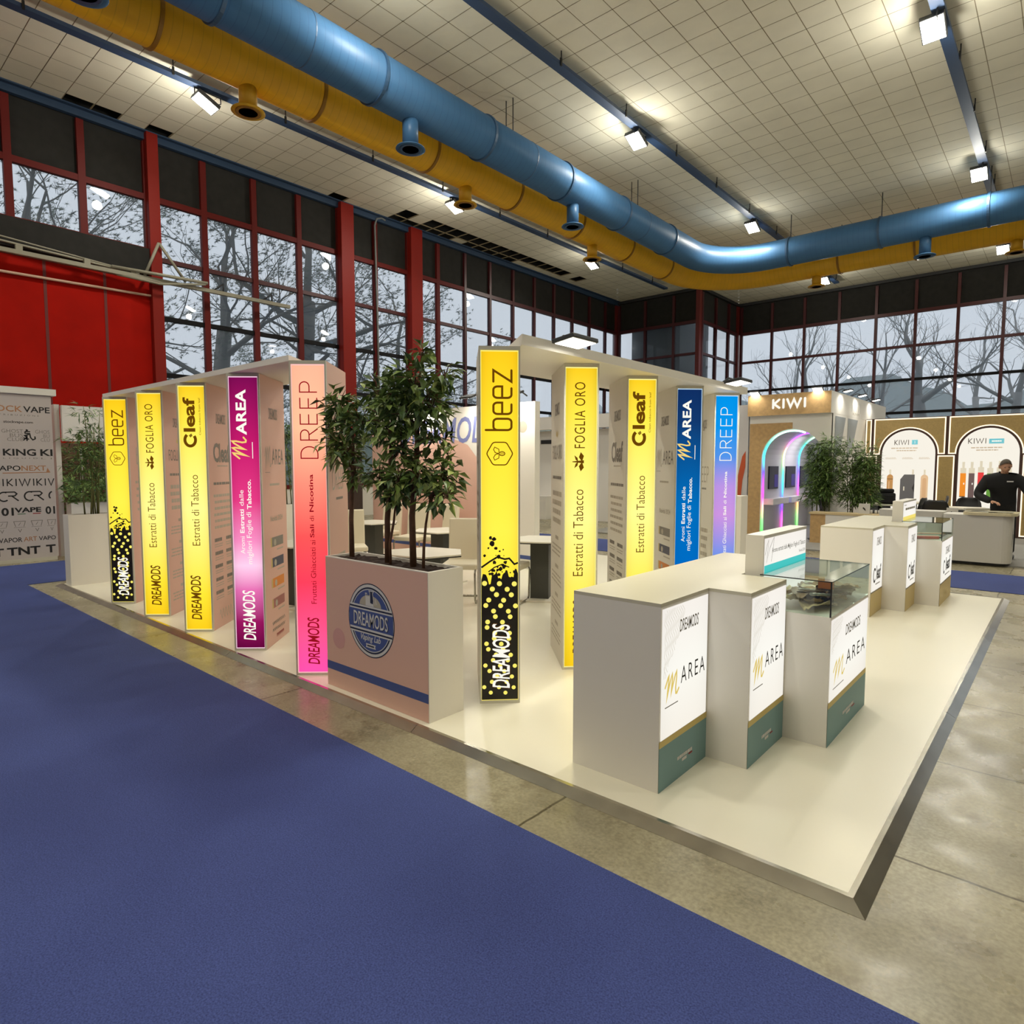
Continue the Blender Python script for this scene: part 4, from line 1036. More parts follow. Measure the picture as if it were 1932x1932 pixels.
def bamboo(t, rn, n, h, spread, dens, zlo=0.25, big=1.0):
    g = G(); lv = G()
    for k in range(n):
        bx, by = rn.uniform(-spread[0], spread[0]), rn.uniform(-spread[1], spread[1])
        tx, ty = bx + rn.uniform(-0.12, 0.12), by + rn.uniform(-0.12, 0.12)
        hh = h * rn.uniform(0.75, 1.0)
        g.tube([(bx, by, -0.03), ((bx + tx) / 2, (by + ty) / 2, hh * 0.55), (tx, ty, hh)], [0.011, 0.009, 0.003], 6, CANE)
        for q in range(dens):
            f = zlo + (1 - zlo) * rn.random()
            p = Vector((bx + (tx - bx) * f, by + (ty - by) * f, hh * f))
            a = rn.uniform(0, 2 * PI)
            d = Vector((math.cos(a), math.sin(a), rn.uniform(-0.2, 0.7)))
            en = p + d.normalized() * rn.uniform(0.08, 0.26) * (1.15 - 0.5 * f)
            for z in range(4):
                dd = (d + Vector((rn.uniform(-.8, .8), rn.uniform(-.8, .8), rn.uniform(-0.9, 0.3)))).normalized()
                leaf(lv, en, dd, Vector((rn.uniform(-.5, .5), rn.uniform(-.5, .5), 1)), rn.uniform(0.08, 0.14) * big, rn.uniform(0.012, 0.02) * big, rn.choice(BLEAF))
    g.build('cane_cluster', t); lv.build('foliage', t)
BLEAF = [mat('bamboo_leaf_a', (98, 128, 62), 0.45), mat('bamboo_leaf_b', (130, 156, 86), 0.45), mat('bamboo_leaf_c', (70, 98, 48), 0.5)]
def planter(x0, x1, y0, y1, h, label, z0=PZ):
    t = thing('planter_box', label, 'planter', (x0, y0, z0))
    g = G(); w, d = x1 - x0, y1 - y0
    g.box(0, w, 0, .02, 0, h, WHITE); g.box(0, w, d - .02, d, 0, h, WHITE); g.box(0, .02, .02, d - .02, 0, h, WHITE); g.box(w - .02, w, .02, d - .02, 0, h, WHITE); g.build('box_walls', t)
    g = G(); g.box(.02, w - .02, .02, d - .02, h - 0.1, h - 0.03, SOIL); g.build('soil', t)
planter(-10.22, -9.98, 2.51, 3.55, 0.95, 'plain white planter box with bamboo at the left end of the white platform')
b = thing('bamboo_clump', 'slim bamboo growing in the white planter left of the polka-dot tower', 'bamboo', (-10.1, 2.8, PZ + 0.92)); bamboo(b, random.Random(21), 6, 1.5, (0.05, 0.12), 70)
b = thing('bamboo_clump', 'second bamboo in the same white planter, partly hidden by the polka-dot tower', 'bamboo', (-10.1, 3.3, PZ + 0.92)); bamboo(b, random.Random(22), 5, 1.5, (0.05, 0.12), 60)
planter(-10.22, -9.98, 5.3, 6.5, 0.95, 'white planter box seen through the gap between the magenta and pink towers')
b = thing('bamboo_clump', 'bamboo seen through the narrow gap between the magenta and pink towers', 'bamboo', (-10.1, 5.85, PZ + 0.92)); bamboo(b, random.Random(23), 6, 1.45, (0.05, 0.2), 60)

# ---- white sampling counters
WAVE = mat('pale_wave_print', (226, 220, 206), 0.6)
def wave_print(g, F, u0, u1, v0, v1, d=0.0014):
    for k in range(12):
        uu = u0 + k * 0.018
        pts = []
        for q in range(31):
            f = q / 30
            v = v1 - f * (v1 - v0)
            pts.append((uu + 0.012 * math.sin(f * 32 + k * 0.5) + f * -0.01 + 0.016 * math.sin(f * 6), v))
        lim = max(6, int(31 * (1 - k / 14)))
        pts = [p for p in pts[:lim] if u0 - 0.02 + 0.022 < p[0] < u1]
        if len(pts) > 2: g.stroke2(F, pts, 0.005, glow('wave_line', (240, 234, 220), 0.86), d)
CREAM = lit('lit_white_panel', [(0, (250, 244, 232)), (0.5, (255, 253, 244)), (1, (250, 244, 236))], 0.98, 0.06)
def counter_face(t, F, W, H, kind, zb=0.225, wide=False):
    """lit poster face with coloured plinth; F origin at the foot"""
    g = G(); g.rect2(F, 0.012, zb + 0.035, W - 0.012, H - 0.03, CREAM, 0.003, True); p = g.build('lit_panel', t)
    g = G()
    if kind == 'marea':
        wave_print(g, F, 0.03, W * 0.75, 0.5, H - 0.04, 0.0045)
        g.text(F, 'DREAMODS', (W * 0.36, H - 0.175, W * 0.76, H - 0.11), GREYINK, False, 0.012, 0.15, d=0.005)
        b = 0.53 * H
        g.stroke2(F, script_m(W * 0.09, b - 0.05, W * 0.36, b + 0.075, False), 0.013, GOLDINK, 0.005, caps=True)
        g.text(F, 'AREA', (W * 0.40, b, W * 0.92, b + 0.085), INK, False, -0.004, d=0.005, space=1.3)
        g.stroke2(F, [(W * 0.09, b - 0.085), (W * 0.35, b - 0.085)], 0.005, GREYINK, 0.005)
    else:
        g.text(F, 'DREAMODS', (W * 0.36, H - 0.2, W * 0.76, H - 0.11), GREYINK, False, 0.012, 0.15, d=0.005)
        g.stroke2(F, [(W * 0.27 + x, 0.43 + y) for x, y in arc(0, 0, 0.05, 40, 320, 14, 0.07)], 0.026, INK, 0.005)
        g.text(F, 'leaf', (W * 0.42, 0.37, W * 0.82, 0.53), INK, False, 0.03, d=0.005)
        g.lines(F, W * 0.36, 0.32, W * 0.8, 1, 0.02, 0.013, GREYINK, 0.005)
    g.build('lettering', p)
    g = G()
    if kind == 'marea':
        g.rect2(F, 0, zb, W, zb + 0.033, GOLD, 0.003); g.rect2(F, 0, 0.0, W, zb, TEAL, 0.0025)
        g.lines(F, W * 0.36, 0.1, W * 0.68, 1, 0.02, 0.018, SILVER, 0.004); g.rect2(F, W * 0.46, 0.078, W * 0.56, 0.094, SILVER, 0.004); g.rect2(F, W * 0.6, 0.088, W * 0.68, 0.096, REDINK, 0.0045)
    else:
        g.rect2(F, 0, 0, W, zb + 0.02, PALEWOOD, 0.0025); g.rect2(F, 0, zb + 0.02, W, zb + 0.033, GREYINK, 0.003)
        g.lines(F, W * 0.34, 0.1, W * 0.68, 2, 0.02, 0.01, GOLD, 0.004)
    g.build('plinth_print', t)
CT = 0.982
def counter_set(dx, dy, kind, labs):
    X0, X1, X2, X3 = -1.97 + dx, -1.457 + dx, -1.225 + dx, -0.98 + dx
    Y0, Y1, Y2, Y3 = 2.765 + dy, 3.305 + dy, 3.855 + dy, 4.745 + dy
    BX = -1.495 + dx
    poly = [(X0, Y0), (X1, Y0), (X1, Y1), (X2, Y1), (X2, Y2), (BX, Y2), (BX, Y3), (X0, Y3)]
    t = thing('stepped_counter', labs[0], 'counter', (0, 0, 0))
    ins = 0.002
    g = G(); g.prism(poly, PZ, CT - 0.018, WHITE); g.build('body', t)
    g = G(); g.prism(poly, CT - 0.0175, CT, mat('counter_top_white', (198, 192, 170), 0.45)); g.build('worktop', t)
    counter_face(t, FX(X1, Y0, PZ), Y1 - Y0, CT - PZ, kind)
    counter_face(t, FX(X2, Y1, PZ), Y2 - Y1, CT - PZ, kind)
    c = thing('display_case', labs[1], 'display case', (0, 0, 0))
    zc = 0.79
    g = G(); g.box(BX, X3, Y2 + ins, Y3, PZ, zc, WHITE); g.build('cabinet', c)
    counter_face(c, FX(X3, Y2 + ins, PZ), Y3 - Y2 - ins, zc - PZ + 0.012, kind)
    gx0, gx1, gy0, gy1, z1 = -1.382 + dx, X3, Y2 + 0.006, Y3, 0.995
    g = G(); th = 0.006
    g.box(gx0, gx1, gy0, gy0 + th, zc + .001, z1 - th, CASEGLASS); g.build('glass_pane', c)
    g = G(); g.box(gx0, gx1, gy1 - th, gy1, zc + .001, z1 - th, CASEGLASS); g.build('glass_pane', c)
    g = G(); g.box(gx1 - th, gx1, gy0 + th, gy1 - th, zc + .001, z1 - th, CASEGLASS); g.build('glass_pane', c)
    g = G(); g.box(gx0, gx1, gy0, gy1, z1 - th + .0005, z1, CASEGLASS); g.build('glass_top', c)
    g = G()
    g.box(gx0, gx1 + .001, gy0 - .0012, gy0, z1 - th, z1, BLACK); g.box(gx1, gx1 + .0012, gy0, gy1, z1 - th, z1, CASEEDGE)
    g.box(gx1 - 0.007, gx1 + .001, gy0 - .0012, gy0 + 0.004, zc, z1, BLACK); g.box(gx0, gx1, gy1 - 0.002, gy1 + 0.001, z1 - th, z1, CASEEDGE)
    g.build('glass_edge', c)
    s = thing('lightbox_sign', labs[2], 'sign', (0, 0, 0))
    sx0, sx1, sy0, sy1, sz0, sz1 = -1.494 + dx, -1.384 + dx, Y2 + 0.06, Y3, zc + 0.001, 1.222
    g = G(); g.box(sx0, sx1, sy0, sy1, sz0, sz1, WHITE); g.build('housing', s)
    F = FX(sx1, sy0, 0); W = sy1 - sy0
    g = G(); g.rect2(F, 0.012, sz0 + 0.01, W - 0.012, sz1 - 0.02, CREAM, 0.002, True); p = g.build('lit_panel', s)
    g = G()
    band = TEALBRIGHT if kind == 'marea' else lit('yellow_band_lit', [(0, (250, 226, 110)), (1, (252, 232, 130))], 0.95)
    g.rect2(F, 0.012, 0.985, W - 0.012, 1.035, band, 0.003, True)
    if kind == 'marea':
        g.stroke2(F, [(0.02, 1.1), (0.05, 1.16), (0.075, 1.19), (0.06, 1.1), (0.045, 1.05), (0.1, 1.14), (0.17, 1.2), (0.16, 1.14), (0.13, 1.05)], 0.004, GREYINK, 0.0035)
        g.text(F, 'Aroma estratti dalle Migliori Foglie di Tabacco', (0.14, 1.095, W - 0.03, 1.135), GREYINK, False, 0.004, d=0.0035)
        g.text(F, 'Novità 2024', (W - 0.16, 1.055, W - 0.03, 1.075), GREYINK, d=0.0035)
    else:
        g.lines(F, 0.1, 1.11, W - 0.08, 1, 0.02, 0.026, PALEINK, 0.0035); g.lines(F, 0.06, 1.165, 0.2, 1, 0.02, 0.01, PALEINK, 0.0035)
    g.build('lettering', p)
    return (gx0, gx1, gy0, gy1, zc)
CB = counter_set(0, 0, 'marea', ('nearest white stepped counter with two lit poster faces and teal plinths', 'display case with a glass box of dried leaves beside the nearest counter', 'lit sign with a turquoise band standing behind the nearest glass box'))
CB2 = counter_set(-0.085, 4.79, 'cleaf', ('farther white stepped counter with lit poster faces and pale wood plinths', 'display case with a glass box of small coloured devices on the farther counter', 'small lit sign with a yellow band on the farther counter'))

# contents of the near glass box
rn = random.Random(31)
DRY = [mat('dry_leaf_a', (168, 136, 94), 0.32, noise=(20, 0.3)), mat('dry_leaf_b', (206, 184, 142), 0.3, noise=(20, 0.3)), mat('dry_leaf_c', (134, 102, 70), 0.32, noise=(20, 0.3))]
def dry_leaf(x, y, z, rz, L, W, m_, label, rn):
    g = G(); n = 12; mz = 5
    vs_ = []
    for i in range(n + 1):
        f = i / n; w = W * math.sin(PI * min(1, f * 0.92 + 0.05)) ** 0.7
        row = []
        for j in range(mz):
            s_ = (j / (mz - 1) - 0.5) * 2
            row.append(g.vert((L * (f - 0.5), s_ * w / 2 + 0.012 * math.sin(f * 7), 0.012 + 0.022 * abs(s_) ** 1.5 * (0.5 + rn.random()) + 0.014 * rn.random() + 0.012 * math.sin(f * 5))))
        vs_.append(row)
    for i in range(n):
        for j in range(mz - 1): g.face((vs_[i][j], vs_[i + 1][j], vs_[i + 1][j + 1], vs_[i][j + 1]), m_, True)
    o = g.build('dried_leaf'); o.location = (x, y, z); o.rotation_euler = (0, 0, rz)
    tag(o, label, 'leaf', 'dried leaves in the near glass box')
zc = CB[4] + 0.002
LL = 'crumpled brown dried leaf lying in the heap inside the near glass box'
for k, (x, y, rz, L, W, mi) in enumerate(((-1.1, 4.05, 1.4, 0.34, 0.16, 1), (-1.2, 4.2, 1.9, 0.36, 0.17, 0), (-1.13, 4.4, 1.2, 0.4, 0.18, 0), (-1.24, 4.42, 1.7, 0.36, 0.16, 2), (-1.1, 4.52, 1.5, 0.3, 0.15, 2), (-1.2, 4.02, 0.8, 0.3, 0.14, 1), (-1.06, 4.25, 1.7, 0.32, 0.12, 2), (-1.27, 4.28, 1.3, 0.34, 0.12, 1), (-1.16, 4.3, 0.3, 0.26, 0.14, 0), (-1.18, 4.5, 2.2, 0.28, 0.12, 1), (-1.15, 4.15, 0.4, 0.36, 0.2, 0), (-1.12, 4.3, 1.0, 0.4, 0.2, 1), (-1.2, 4.34, 1.8, 0.42, 0.2, 2), (-1.1, 4.46, 0.9, 0.34, 0.18, 0), (-1.16, 4.1, 1.5, 0.34, 0.18, 2), (-1.08, 4.36, 1.4, 0.36, 0.16, 1))):
    dry_leaf(x, y, zc + 0.0038 * k, rz, L, W, DRY[mi], '%s dried leaf %s in near glass box, %s' % (('mid-brown', 'pale tan', 'dark brown')[mi], 'low in the heap' if k < 5 else ('halfway up the heap' if k < 10 else 'topping the heap'), 'at its front' if y < 4.16 else ('in its middle' if y < 4.36 else 'towards its back')), rn)
bx = thing('device_box', 'upright brown and orange carton standing among the dried leaves in the near glass box', 'carton', (-1.1, 4.2, zc), 0.2)
g = G(); g.box(-0.045, 0.045, -0.012, 0.012, 0, 0.16, mat('carton_brown', (58, 42, 32), 0.5)); g.build('carton', bx)
g = G(); g.rect2(((0, 0, 0), (1, 0, 0), (0, 0, 1), (0, -1, 0)), -0.044, 0.1, 0.044, 0.155, mat('carton_orange', (186, 104, 44), 0.5), 0.013); g.build('orange_band', bx)
for k, (x, y, a, lab) in enumerate(((-1.06, 4.02, 1.1, 'shiny steel tube lying on the leaves at the front of the near glass box'), (-1.14, 4.12, 0.9, 'shiny steel tube just behind the front one in the near glass box'), (-1.07, 4.33, 1.3, 'shiny steel tube beside the brown carton in the near glass box'))):
    g = G(); g.cyl((-0.11, 0, 0), (0.07, 0, 0), 0.009, 0.009, 12, CHROME); g.cyl((0.07, 0, 0), (0.11, 0, 0), 0.006, 0.005, 12, CHROME)
    o = g.build('steel_tube'); o.location = (x, y, zc + 0.095); o.rotation_euler = (0, 0.12, a); tag(o, lab, 'tube', 'steel tubes in the near glass box')
zc2 = CB2[4] + 0.002
for k, (y, c, lab) in enumerate(((8.78, (196, 96, 84), 'red pocket device in the farther glass box, nearest its front pane'), (8.9, (206, 190, 170), 'pale pocket device in the farther glass box, beside the red one'), (9.02, (92, 122, 96), 'green pocket device in the farther glass box'), (9.14, (150, 96, 70), 'brown pocket device in the farther glass box'), (9.26, (200, 170, 130), 'beige pocket device at the back of the farther glass box'))):
    g = G(); g.box(-0.14, 0.14, -0.035, 0.035, 0, 0.03, mat('device_%d' % k, c, 0.5)); g.box(0.14, 0.17, -0.012, 0.012, 0.008, 0.022, DARK)
    o = g.build('pocket_device', bevel=0.006); o.location = (-1.25, y, zc2); o.rotation_euler = (0, 0, 0.5); tag(o, lab, 'device', 'devices in the farther glass box')

t = thing('narrow_cabinet', 'narrow white cabinet at the back of the platform, right of the sky blue tower', 'cabinet', (-3.72, 9.3, PZ))
g = G(); g.box(-0.09, 0.09, 0, 0.25, 0.08, 1.16, WHITE); g.build('body', t, bevel=0.004)
g = G(); g.box(-0.07, 0.07, 0.02, 0.23, 0, 0.08, SILVER); g.build('plinth', t)

# ================================================================== WOOD-FRONTED STAND (far right)
GREYWALL = mat('stand_white_wall', (232, 228, 220), 0.55)
STANDGREY = mat('stand_grey_wall', (206, 202, 200), 0.55)
def kiwi_strokes():
    P = []
    P.append([(0.0, 0), (0.0, 1)]); P.append([(0.19, 1), (0.03, 0.48), (0.2, 0)])
    P.append([(0.33, 0), (0.33, 1)])
    P.append([(0.45, 1), (0.555, 0.03), (0.66, 0.95), (0.765, 0.03), (0.87, 1)])
    P.append([(1.0, 0), (1.0, 1)])
    return P
def kiwi(g, F, box_, w, m_, d=0.003):
    u0, v0, u1, v1 = box_
    for pl in kiwi_strokes(): g.stroke2(F, [(u0 + x * (u1 - u0), v0 + y * (v1 - v0)) for x, y in pl], w, m_, d, caps=True)
g = G(); g.box(-9.0, 6.5, 13.0, 22.0, 0.004, 0.03, mat('stand_floor_grey', (140, 138, 132), 0.6)); tag(g.build('stand_platform'), 'grey floor platform of the wood-fronted stand beyond the far blue aisle', 'platform')

pv = thing('pavilion', 'square white and wood pavilion with a glowing sign and a neon arched passage', 'pavilion', (0, 0, 0))
KX0, KX1, KY0, KY1 = -5.70, -3.93, 15.0, 20.2
acx, ar, asp = -4.74, 0.665, 1.785
g = G()
# front wall with an arched opening: wood left jamb + white right, built from quads round the arch
def arch_wall(g, x0, x1, z0, z1, y, cx, r, sp, m_, thick=0.08):
    n = 20
    A = arc(cx, sp, r, 180, 0, n)
    def q(p): 
        for yy, fl in ((y, 0), (y + thick, 1)):
            s_ = [(a, yy, b) for a, b in p]
            g.quad(*(s_ if not fl else s_[::-1]), m_)
    q([(x0, z0), (cx - r, z0), (cx - r, z1), (x0, z1)]); q([(cx + r, z0), (x1, z0), (x1, z1), (cx + r, z1)])
    for (a, b), (c, d) in zip(A, A[1:]):
        q([(a, b), (c, d), (c, z1), (a, z1)])
        g.quad((a, y, b), (a, y + thick, b), (c, y + thick, d), (c, y, d), m_)
    g.quad((cx - r, y, z0), (cx - r, y + thick, z0), (cx - r, y + thick, sp), (cx - r, y, sp), m_); g.quad((cx + r, y + thick, z0), (cx + r, y, z0), (cx + r, y, sp), (cx + r, y + thick, sp), m_)
arch_wall(g, KX0, KX1, 0.03, 2.77, KY0, acx, ar, asp, GREYWALL)
g.build('front_wall', pv)
g = G()
n = 10
A = arc(acx, asp, ar + 0.012, 180, 90, n)
Fk = FY(KY0, 0)
g.poly2(Fk, [(KX0, 0.03), (acx - ar - .012, 0.03), (acx - ar - .012, asp), (KX0, asp)], WOOD, 0.004)
for (a, b), (c, d) in zip(A, A[1:]): g.poly2(Fk, [(a, b), (c, d), (c, 2.6), (a, 2.6)] if c < -4.8 else [(a, b), (c, d), (c, 2.6), (a, 2.6)], WOOD, 0.004)
g.poly2(Fk, [(KX0, asp), (acx - ar - .012, asp), (acx - ar - .012, 2.6), (KX0, 2.6)], WOOD, 0.004)
g.build('wood_jamb', pv)
g = G(); g.box(KX0 - 0.02, KX1, KY0 - 0.1, KY1, 2.77, 3.24, GREYWALL); g.build('fascia', pv)
g = G(); g.rect2(FY(KY0 - 0.1, 0), KX0 - 0.02, 2.772, KX1, 3.238, WOOD, 0.004); g.build('fascia_front', pv)
g = G(); F = FY(KY0 - 0.11, 0); kiwi(g, F, (-5.14, 2.93, -4.46, 3.11), 0.05, WHITELIT, 0.012); g.build('sign_lettering', pv)
g = G(); F = FX(KX1, 0, 0); kiwi(g, F, (16.6, 2.9, 17.4, 3.12), 0.03, SILVER, 0.004); g.text(F, 'KIWI', (16.7, 2.82, 17.3, 2.88), PALEINK, d=0.004); g.build('side_lettering', pv)
g = G(); g.box(KX1 - 0.08, KX1 - 0.002, KY0 + 0.08, 18.0, 0.03, 2.77, GREYWALL); g.build('side_wall', pv)
g = G(); F = FX(KX1, 0, 0)
SLATE = mat('slate_print', (150, 156, 160), 0.5)
g.poly2(F, [(15.25, 2.72), (16.1, 2.72), (15.75, 2.0), (15.25, 1.75)], SLATE, 0.003); g.poly2(F, [(16.3, 2.72), (17.2, 2.72), (16.75, 2.0), (16.3, 1.75)], SLATE, 0.003)
g.poly2(F, [(15.25, 1.7), (15.6, 1.6), (15.4, 1.1), (15.25, 1.1)], SLATE, 0.003); g.build('wall_graphic', pv)
# passage inside
g = G(); TXL = acx - ar
g.box(KX0, TXL - 0.002, KY0 + 0.08, 18.6, 0.03, 2.7, STANDGREY); g.box(TXL, KX1 - 0.08, 18.55, 18.6, 0.03, 2.7, STANDGREY)
g.build('passage_wall', pv)
g = G(); V = arc(acx, asp, ar, 180, 0, 18)
for (a, b), (c, d) in zip(V, V[1:]): g.quad((a, KY0 + 0.1, b), (c, KY0 + 0.1, d), (c, 18.55, d), (a, 18.55, b), STANDGREY)
g.build('passage_vault', pv)
F = FX(TXL, 0, 0)
SCREEN = mat('screen_dark', (26, 26, 38), 0.15)
for k, y in enumerate((15.45, 16.65, 17.75)):
    w = 0.62 if k == 0 else 0.7
    g = G(); g.box(TXL, TXL + 0.03, y, y + w, 1.08, 1.62, SCREEN); s = g.build('screen', pv)
    g = G(); F2 = FX(TXL + 0.03, 0, 0); g.rect2(F2, y + w * 0.55, 1.12, y + w * 0.95, 1.42, mat('screen_violet', (46, 34, 104), 0.2, emit=(60, 40, 150), estr=0.25), 0.002); s2 = g.build('screen_image', s)
for k, (ya, yb) in enumerate(((15.2, 16.3), (16.5, 17.5), (17.7, 18.4))):
    g = G(); g.box(TXL, TXL + 0.22, ya, yb, 0.72, 0.86, GREYWALL); g.build('wall_shelf', pv)
def neon_mat(nm, stops):
    m = bpy.data.materials.new(nm); m.use_nodes = True
    n_ = m.node_tree; n_.nodes.clear()
    out = n_.nodes.new('ShaderNodeOutputMaterial'); em = n_.nodes.new('ShaderNodeEmission'); tc = n_.nodes.new('ShaderNodeTexCoord'); sp = n_.nodes.new('ShaderNodeSeparateXYZ'); mr = n_.nodes.new('ShaderNodeMapRange'); rp = n_.nodes.new('ShaderNodeValToRGB')
    mr.inputs[1].default_value = 0; mr.inputs[2].default_value = 2.5
    n_.links.new(tc.outputs['Object'], sp.inputs[0]); n_.links.new(sp.outputs[2], mr.inputs[0]); n_.links.new(mr.outputs[0], rp.inputs[0]); n_.links.new(rp.outputs[0], em.inputs[0]); n_.links.new(em.outputs[0], out.inputs[0])
    el = rp.color_ramp.elements
    while len(el) > 1: el.remove(el[-1])
    el[0].position = stops[0][0]; el[0].color = (*lin(stops[0][1]), 1)
    for p, c in stops[1:]:
        x = el.new(p); x.color = (*lin(c), 1)
    em.inputs[1].default_value = 3.0
    return m
NE = [neon_mat('neon_a', [(0, (60, 220, 70)), (0.15, (120, 240, 120)), (0.28, (255, 160, 150)), (0.36, (255, 70, 200)), (0.46, (190, 70, 255)), (0.6, (90, 70, 255)), (0.74, (70, 220, 255)), (0.85, (80, 230, 190)), (1, (210, 255, 230))]),
      neon_mat('neon_b', [(0, (255, 90, 200)), (0.1, (255, 90, 210)), (0.22, (120, 60, 255)), (0.32, (90, 90, 255)), (0.45, (60, 190, 255)), (0.6, (80, 220, 150)), (0.75, (230, 250, 160)), (0.84, (255, 130, 160)), (0.92, (170, 90, 255)), (1, (130, 80, 255))]),
      neon_mat('neon_c', [(0, (90, 230, 90)), (0.15, (150, 250, 130)), (0.24, (255, 190, 110)), (0.32, (255, 90, 110)), (0.42, (190, 90, 255)), (0.6, (110, 90, 255)), (0.75, (80, 200, 255)), (0.88, (80, 230, 170)), (1, (220, 255, 200))])]
for k, y in enumerate((15.06, 16.4, 17.6)):
    g = G(); pth = [(acx - ar + 0.03, y, 0.05), (acx - ar + 0.03, y, asp)] + [(a, y, b) for a, b in arc(acx, asp, ar - 0.03, 180, (66, 52, 50)[k], 16)]
    g.tube(pth, 0.02, 8, NE[k]); g.build('neon_arch', pv)
for k, (x, y, rz, lab) in enumerate(((-5.55, 14.85, 0, 'left spotlight on the front edge of the wood-fronted pavilion'), (-4.2, 14.85, 0, 'right spotlight on the front edge of the wood-fronted pavilion'),
        (-3.78, 15.6, math.radians(90), 'first spotlight along the white side edge of the pavilion, nearest its corner'), (-3.78, 16.9, math.radians(90), 'middle spotlight along the white side edge of the pavilion'), (-3.78, 18.3, math.radians(90), 'last spotlight along the white side edge of the pavilion'))):
    clamp_light('pavilion_light', lab, (x, y, 3.27), rz, math.radians(-25 if k < 2 else -12), 0.25, 0.22, 5, 'spotlights on the pavilion')

l = bpy.data.lights.new('passage_added_fill', 'AREA'); l.size = 0.5; l.energy = 20; l.color = (0.9, 0.88, 1.0)  # added fill with no fixture, brightens the dark passage interior
lo = bpy.data.objects.new('passage_added_fill', l); COL.objects.link(lo); lo.location = (acx, 16.9, 2.36); lo.parent = pv
# lit arches
aw = thing('arch_wall', 'gold-brown display wall with two lit white arches outlined in warm neon', 'display wall', (0, 0, 0))
AY = 18.0
g = G(); g.box(-3.92, 1.2, AY + 0.02, AY + 0.14, 0.032, 2.79, mat('gap_dark', (60, 34, 26), 0.6)); g.build('backing', aw)
F = FY(AY, 0)
def neon_path(g, pts, closed=True): g.stroke2(F, pts, 0.027, NEONWARM, 0.03, closed=closed)
def arch_bay(cx, w, art):
    r = 0.615; sp = 1.93; x0, x1 = cx - w / 2 + 0.03, cx + w / 2 - 0.03; zt = 2.76; zb = 1.92
    g = G()
    A = arc(cx, sp, r, 180, 0, 24)
    g.poly2(F, [(x0, zb), (cx - r, zb), (cx - r, zt), (x0, zt)], GOLDWOOD, 0.02); g.poly2(F, [(cx + r, zb), (x1, zb), (x1, zt), (cx + r, zt)], GOLDWOOD, 0.02)
    for (a, b), (c, d) in zip(A, A[1:]): g.poly2(F, [(a, b), (c, d), (c, zt), (a, zt)], GOLDWOOD, 0.02)
    p = g.build('upper_panel', aw)
    g = G(); neon_path(g, [(x0, zb), (x0, zt), (x1, zt), (x1, zb), (cx + r, zb)] + A[::-1] + [(cx - r, zb)]); g.build('neon_outline', p)
    g = G(); ri = r - 0.06
    A2 = arc(cx, sp, ri, 0, 180, 24)
    pts = [(cx - ri, 0.08), (cx + ri, 0.08)] + A2
    idx = [g.vert(fp(F, a, b, 0.012)) for a, b in pts]; g.face(idx, glow('arch_poster_lit', (252, 246, 232), 0.97)); p2 = g.build('lit_poster', aw)
    g = G(); art(g, cx); g.build('poster_print', p2)
def capsule(g, u, v0, v1, r, m_, d=0.014): g.poly2(F, [(u - r, v0 + r)] + [(u + r * math.cos(math.radians(a)), v0 + r + r * math.sin(math.radians(a))) for a in range(180, 361, 20)] + [(u + r * math.cos(math.radians(a)), v1 - r + r * math.sin(math.radians(a))) for a in range(0, 181, 20)], m_, d)
def pr(nm, rgb): return mat(nm, rgb, 0.5, emit=rgb, estr=0.55)
def art1(g, cx):
    INK2 = pr('poster_ink', (70, 58, 50)); PAL = pr('poster_pale', (190, 172, 150))
    kiwi(g, F, (cx - 0.29, 2.14, cx + 0.0, 2.25), 0.014, INK2, 0.014)
    g.rect2(F, cx + 0.07, 2.14, cx + 0.19, 2.25, pr('poster_cyan', (110, 190, 206)), 0.014); g.text(F, '2', (cx + 0.115, 2.17, cx + 0.145, 2.22), WHITELIT, d=0.016)
    g.lines(F, cx - 0.36, 2.045, cx + 0.28, 1, 0.05, 0.024, PAL, 0.014); g.lines(F, cx - 0.28, 1.985, cx + 0.2, 1, 0.05, 0.024, PAL, 0.014)
    for u in (-0.36, 0.0, 0.34): g.lines(F, cx + u - 0.13, 1.82, cx + u + 0.13, 2, 0.025, 0.01, PAL, 0.014)
    BR, BR2, SLT = pr('poster_bronze', (186, 138, 84)), pr('poster_rose', (220, 186, 150)), pr('poster_slate', (92, 90, 90))
    GL = pr('poster_glass', (214, 206, 188))
    capsule(g, cx - 0.36, 0.72, 1.42, 0.065, BR); g.rect2(F, cx - 0.38, 1.42, cx - 0.34, 1.54, GL, 0.014); g.rect2(F, cx - 0.425, 1.3, cx - 0.295, 1.315, pr('poster_dark_bronze', (120, 82, 46)), 0.016); g.rect2(F, cx - 0.385, 0.8, cx - 0.37, 1.25, BR2, 0.016)
    g.poly2(F, [(cx - 0.14, 0.8), (cx + 0.16, 0.8), (cx + 0.16, 1.42), (cx - 0.06, 1.42), (cx - 0.14, 1.3)], SLT, 0.014); g.rect2(F, cx + 0.1, 1.42, cx + 0.14, 1.54, GL, 0.014); g.poly2(F, [(cx + 0.16, 0.98), (cx + 0.16, 1.22), (cx + 0.11, 1.1)], pr('poster_black', (40, 38, 38)), 0.016); g.rect2(F, cx - 0.07, 1.03, cx - 0.045, 1.13, GL, 0.016)
    capsule(g, cx + 0.36, 0.66, 1.42, 0.075, BR2); capsule(g, cx + 0.36, 0.72, 1.34, 0.04, pr('poster_beige', (206, 168, 128)), 0.016); g.rect2(F, cx + 0.34, 1.42, cx + 0.38, 1.54, GL, 0.014)
    g.lines(F, cx + 0.25, 0.42, cx + 0.45, 1, 0.02, 0.03, PAL, 0.014); g.lines(F, cx + 0.2, 0.33, cx + 0.5, 2, 0.03, 0.012, PAL, 0.014)
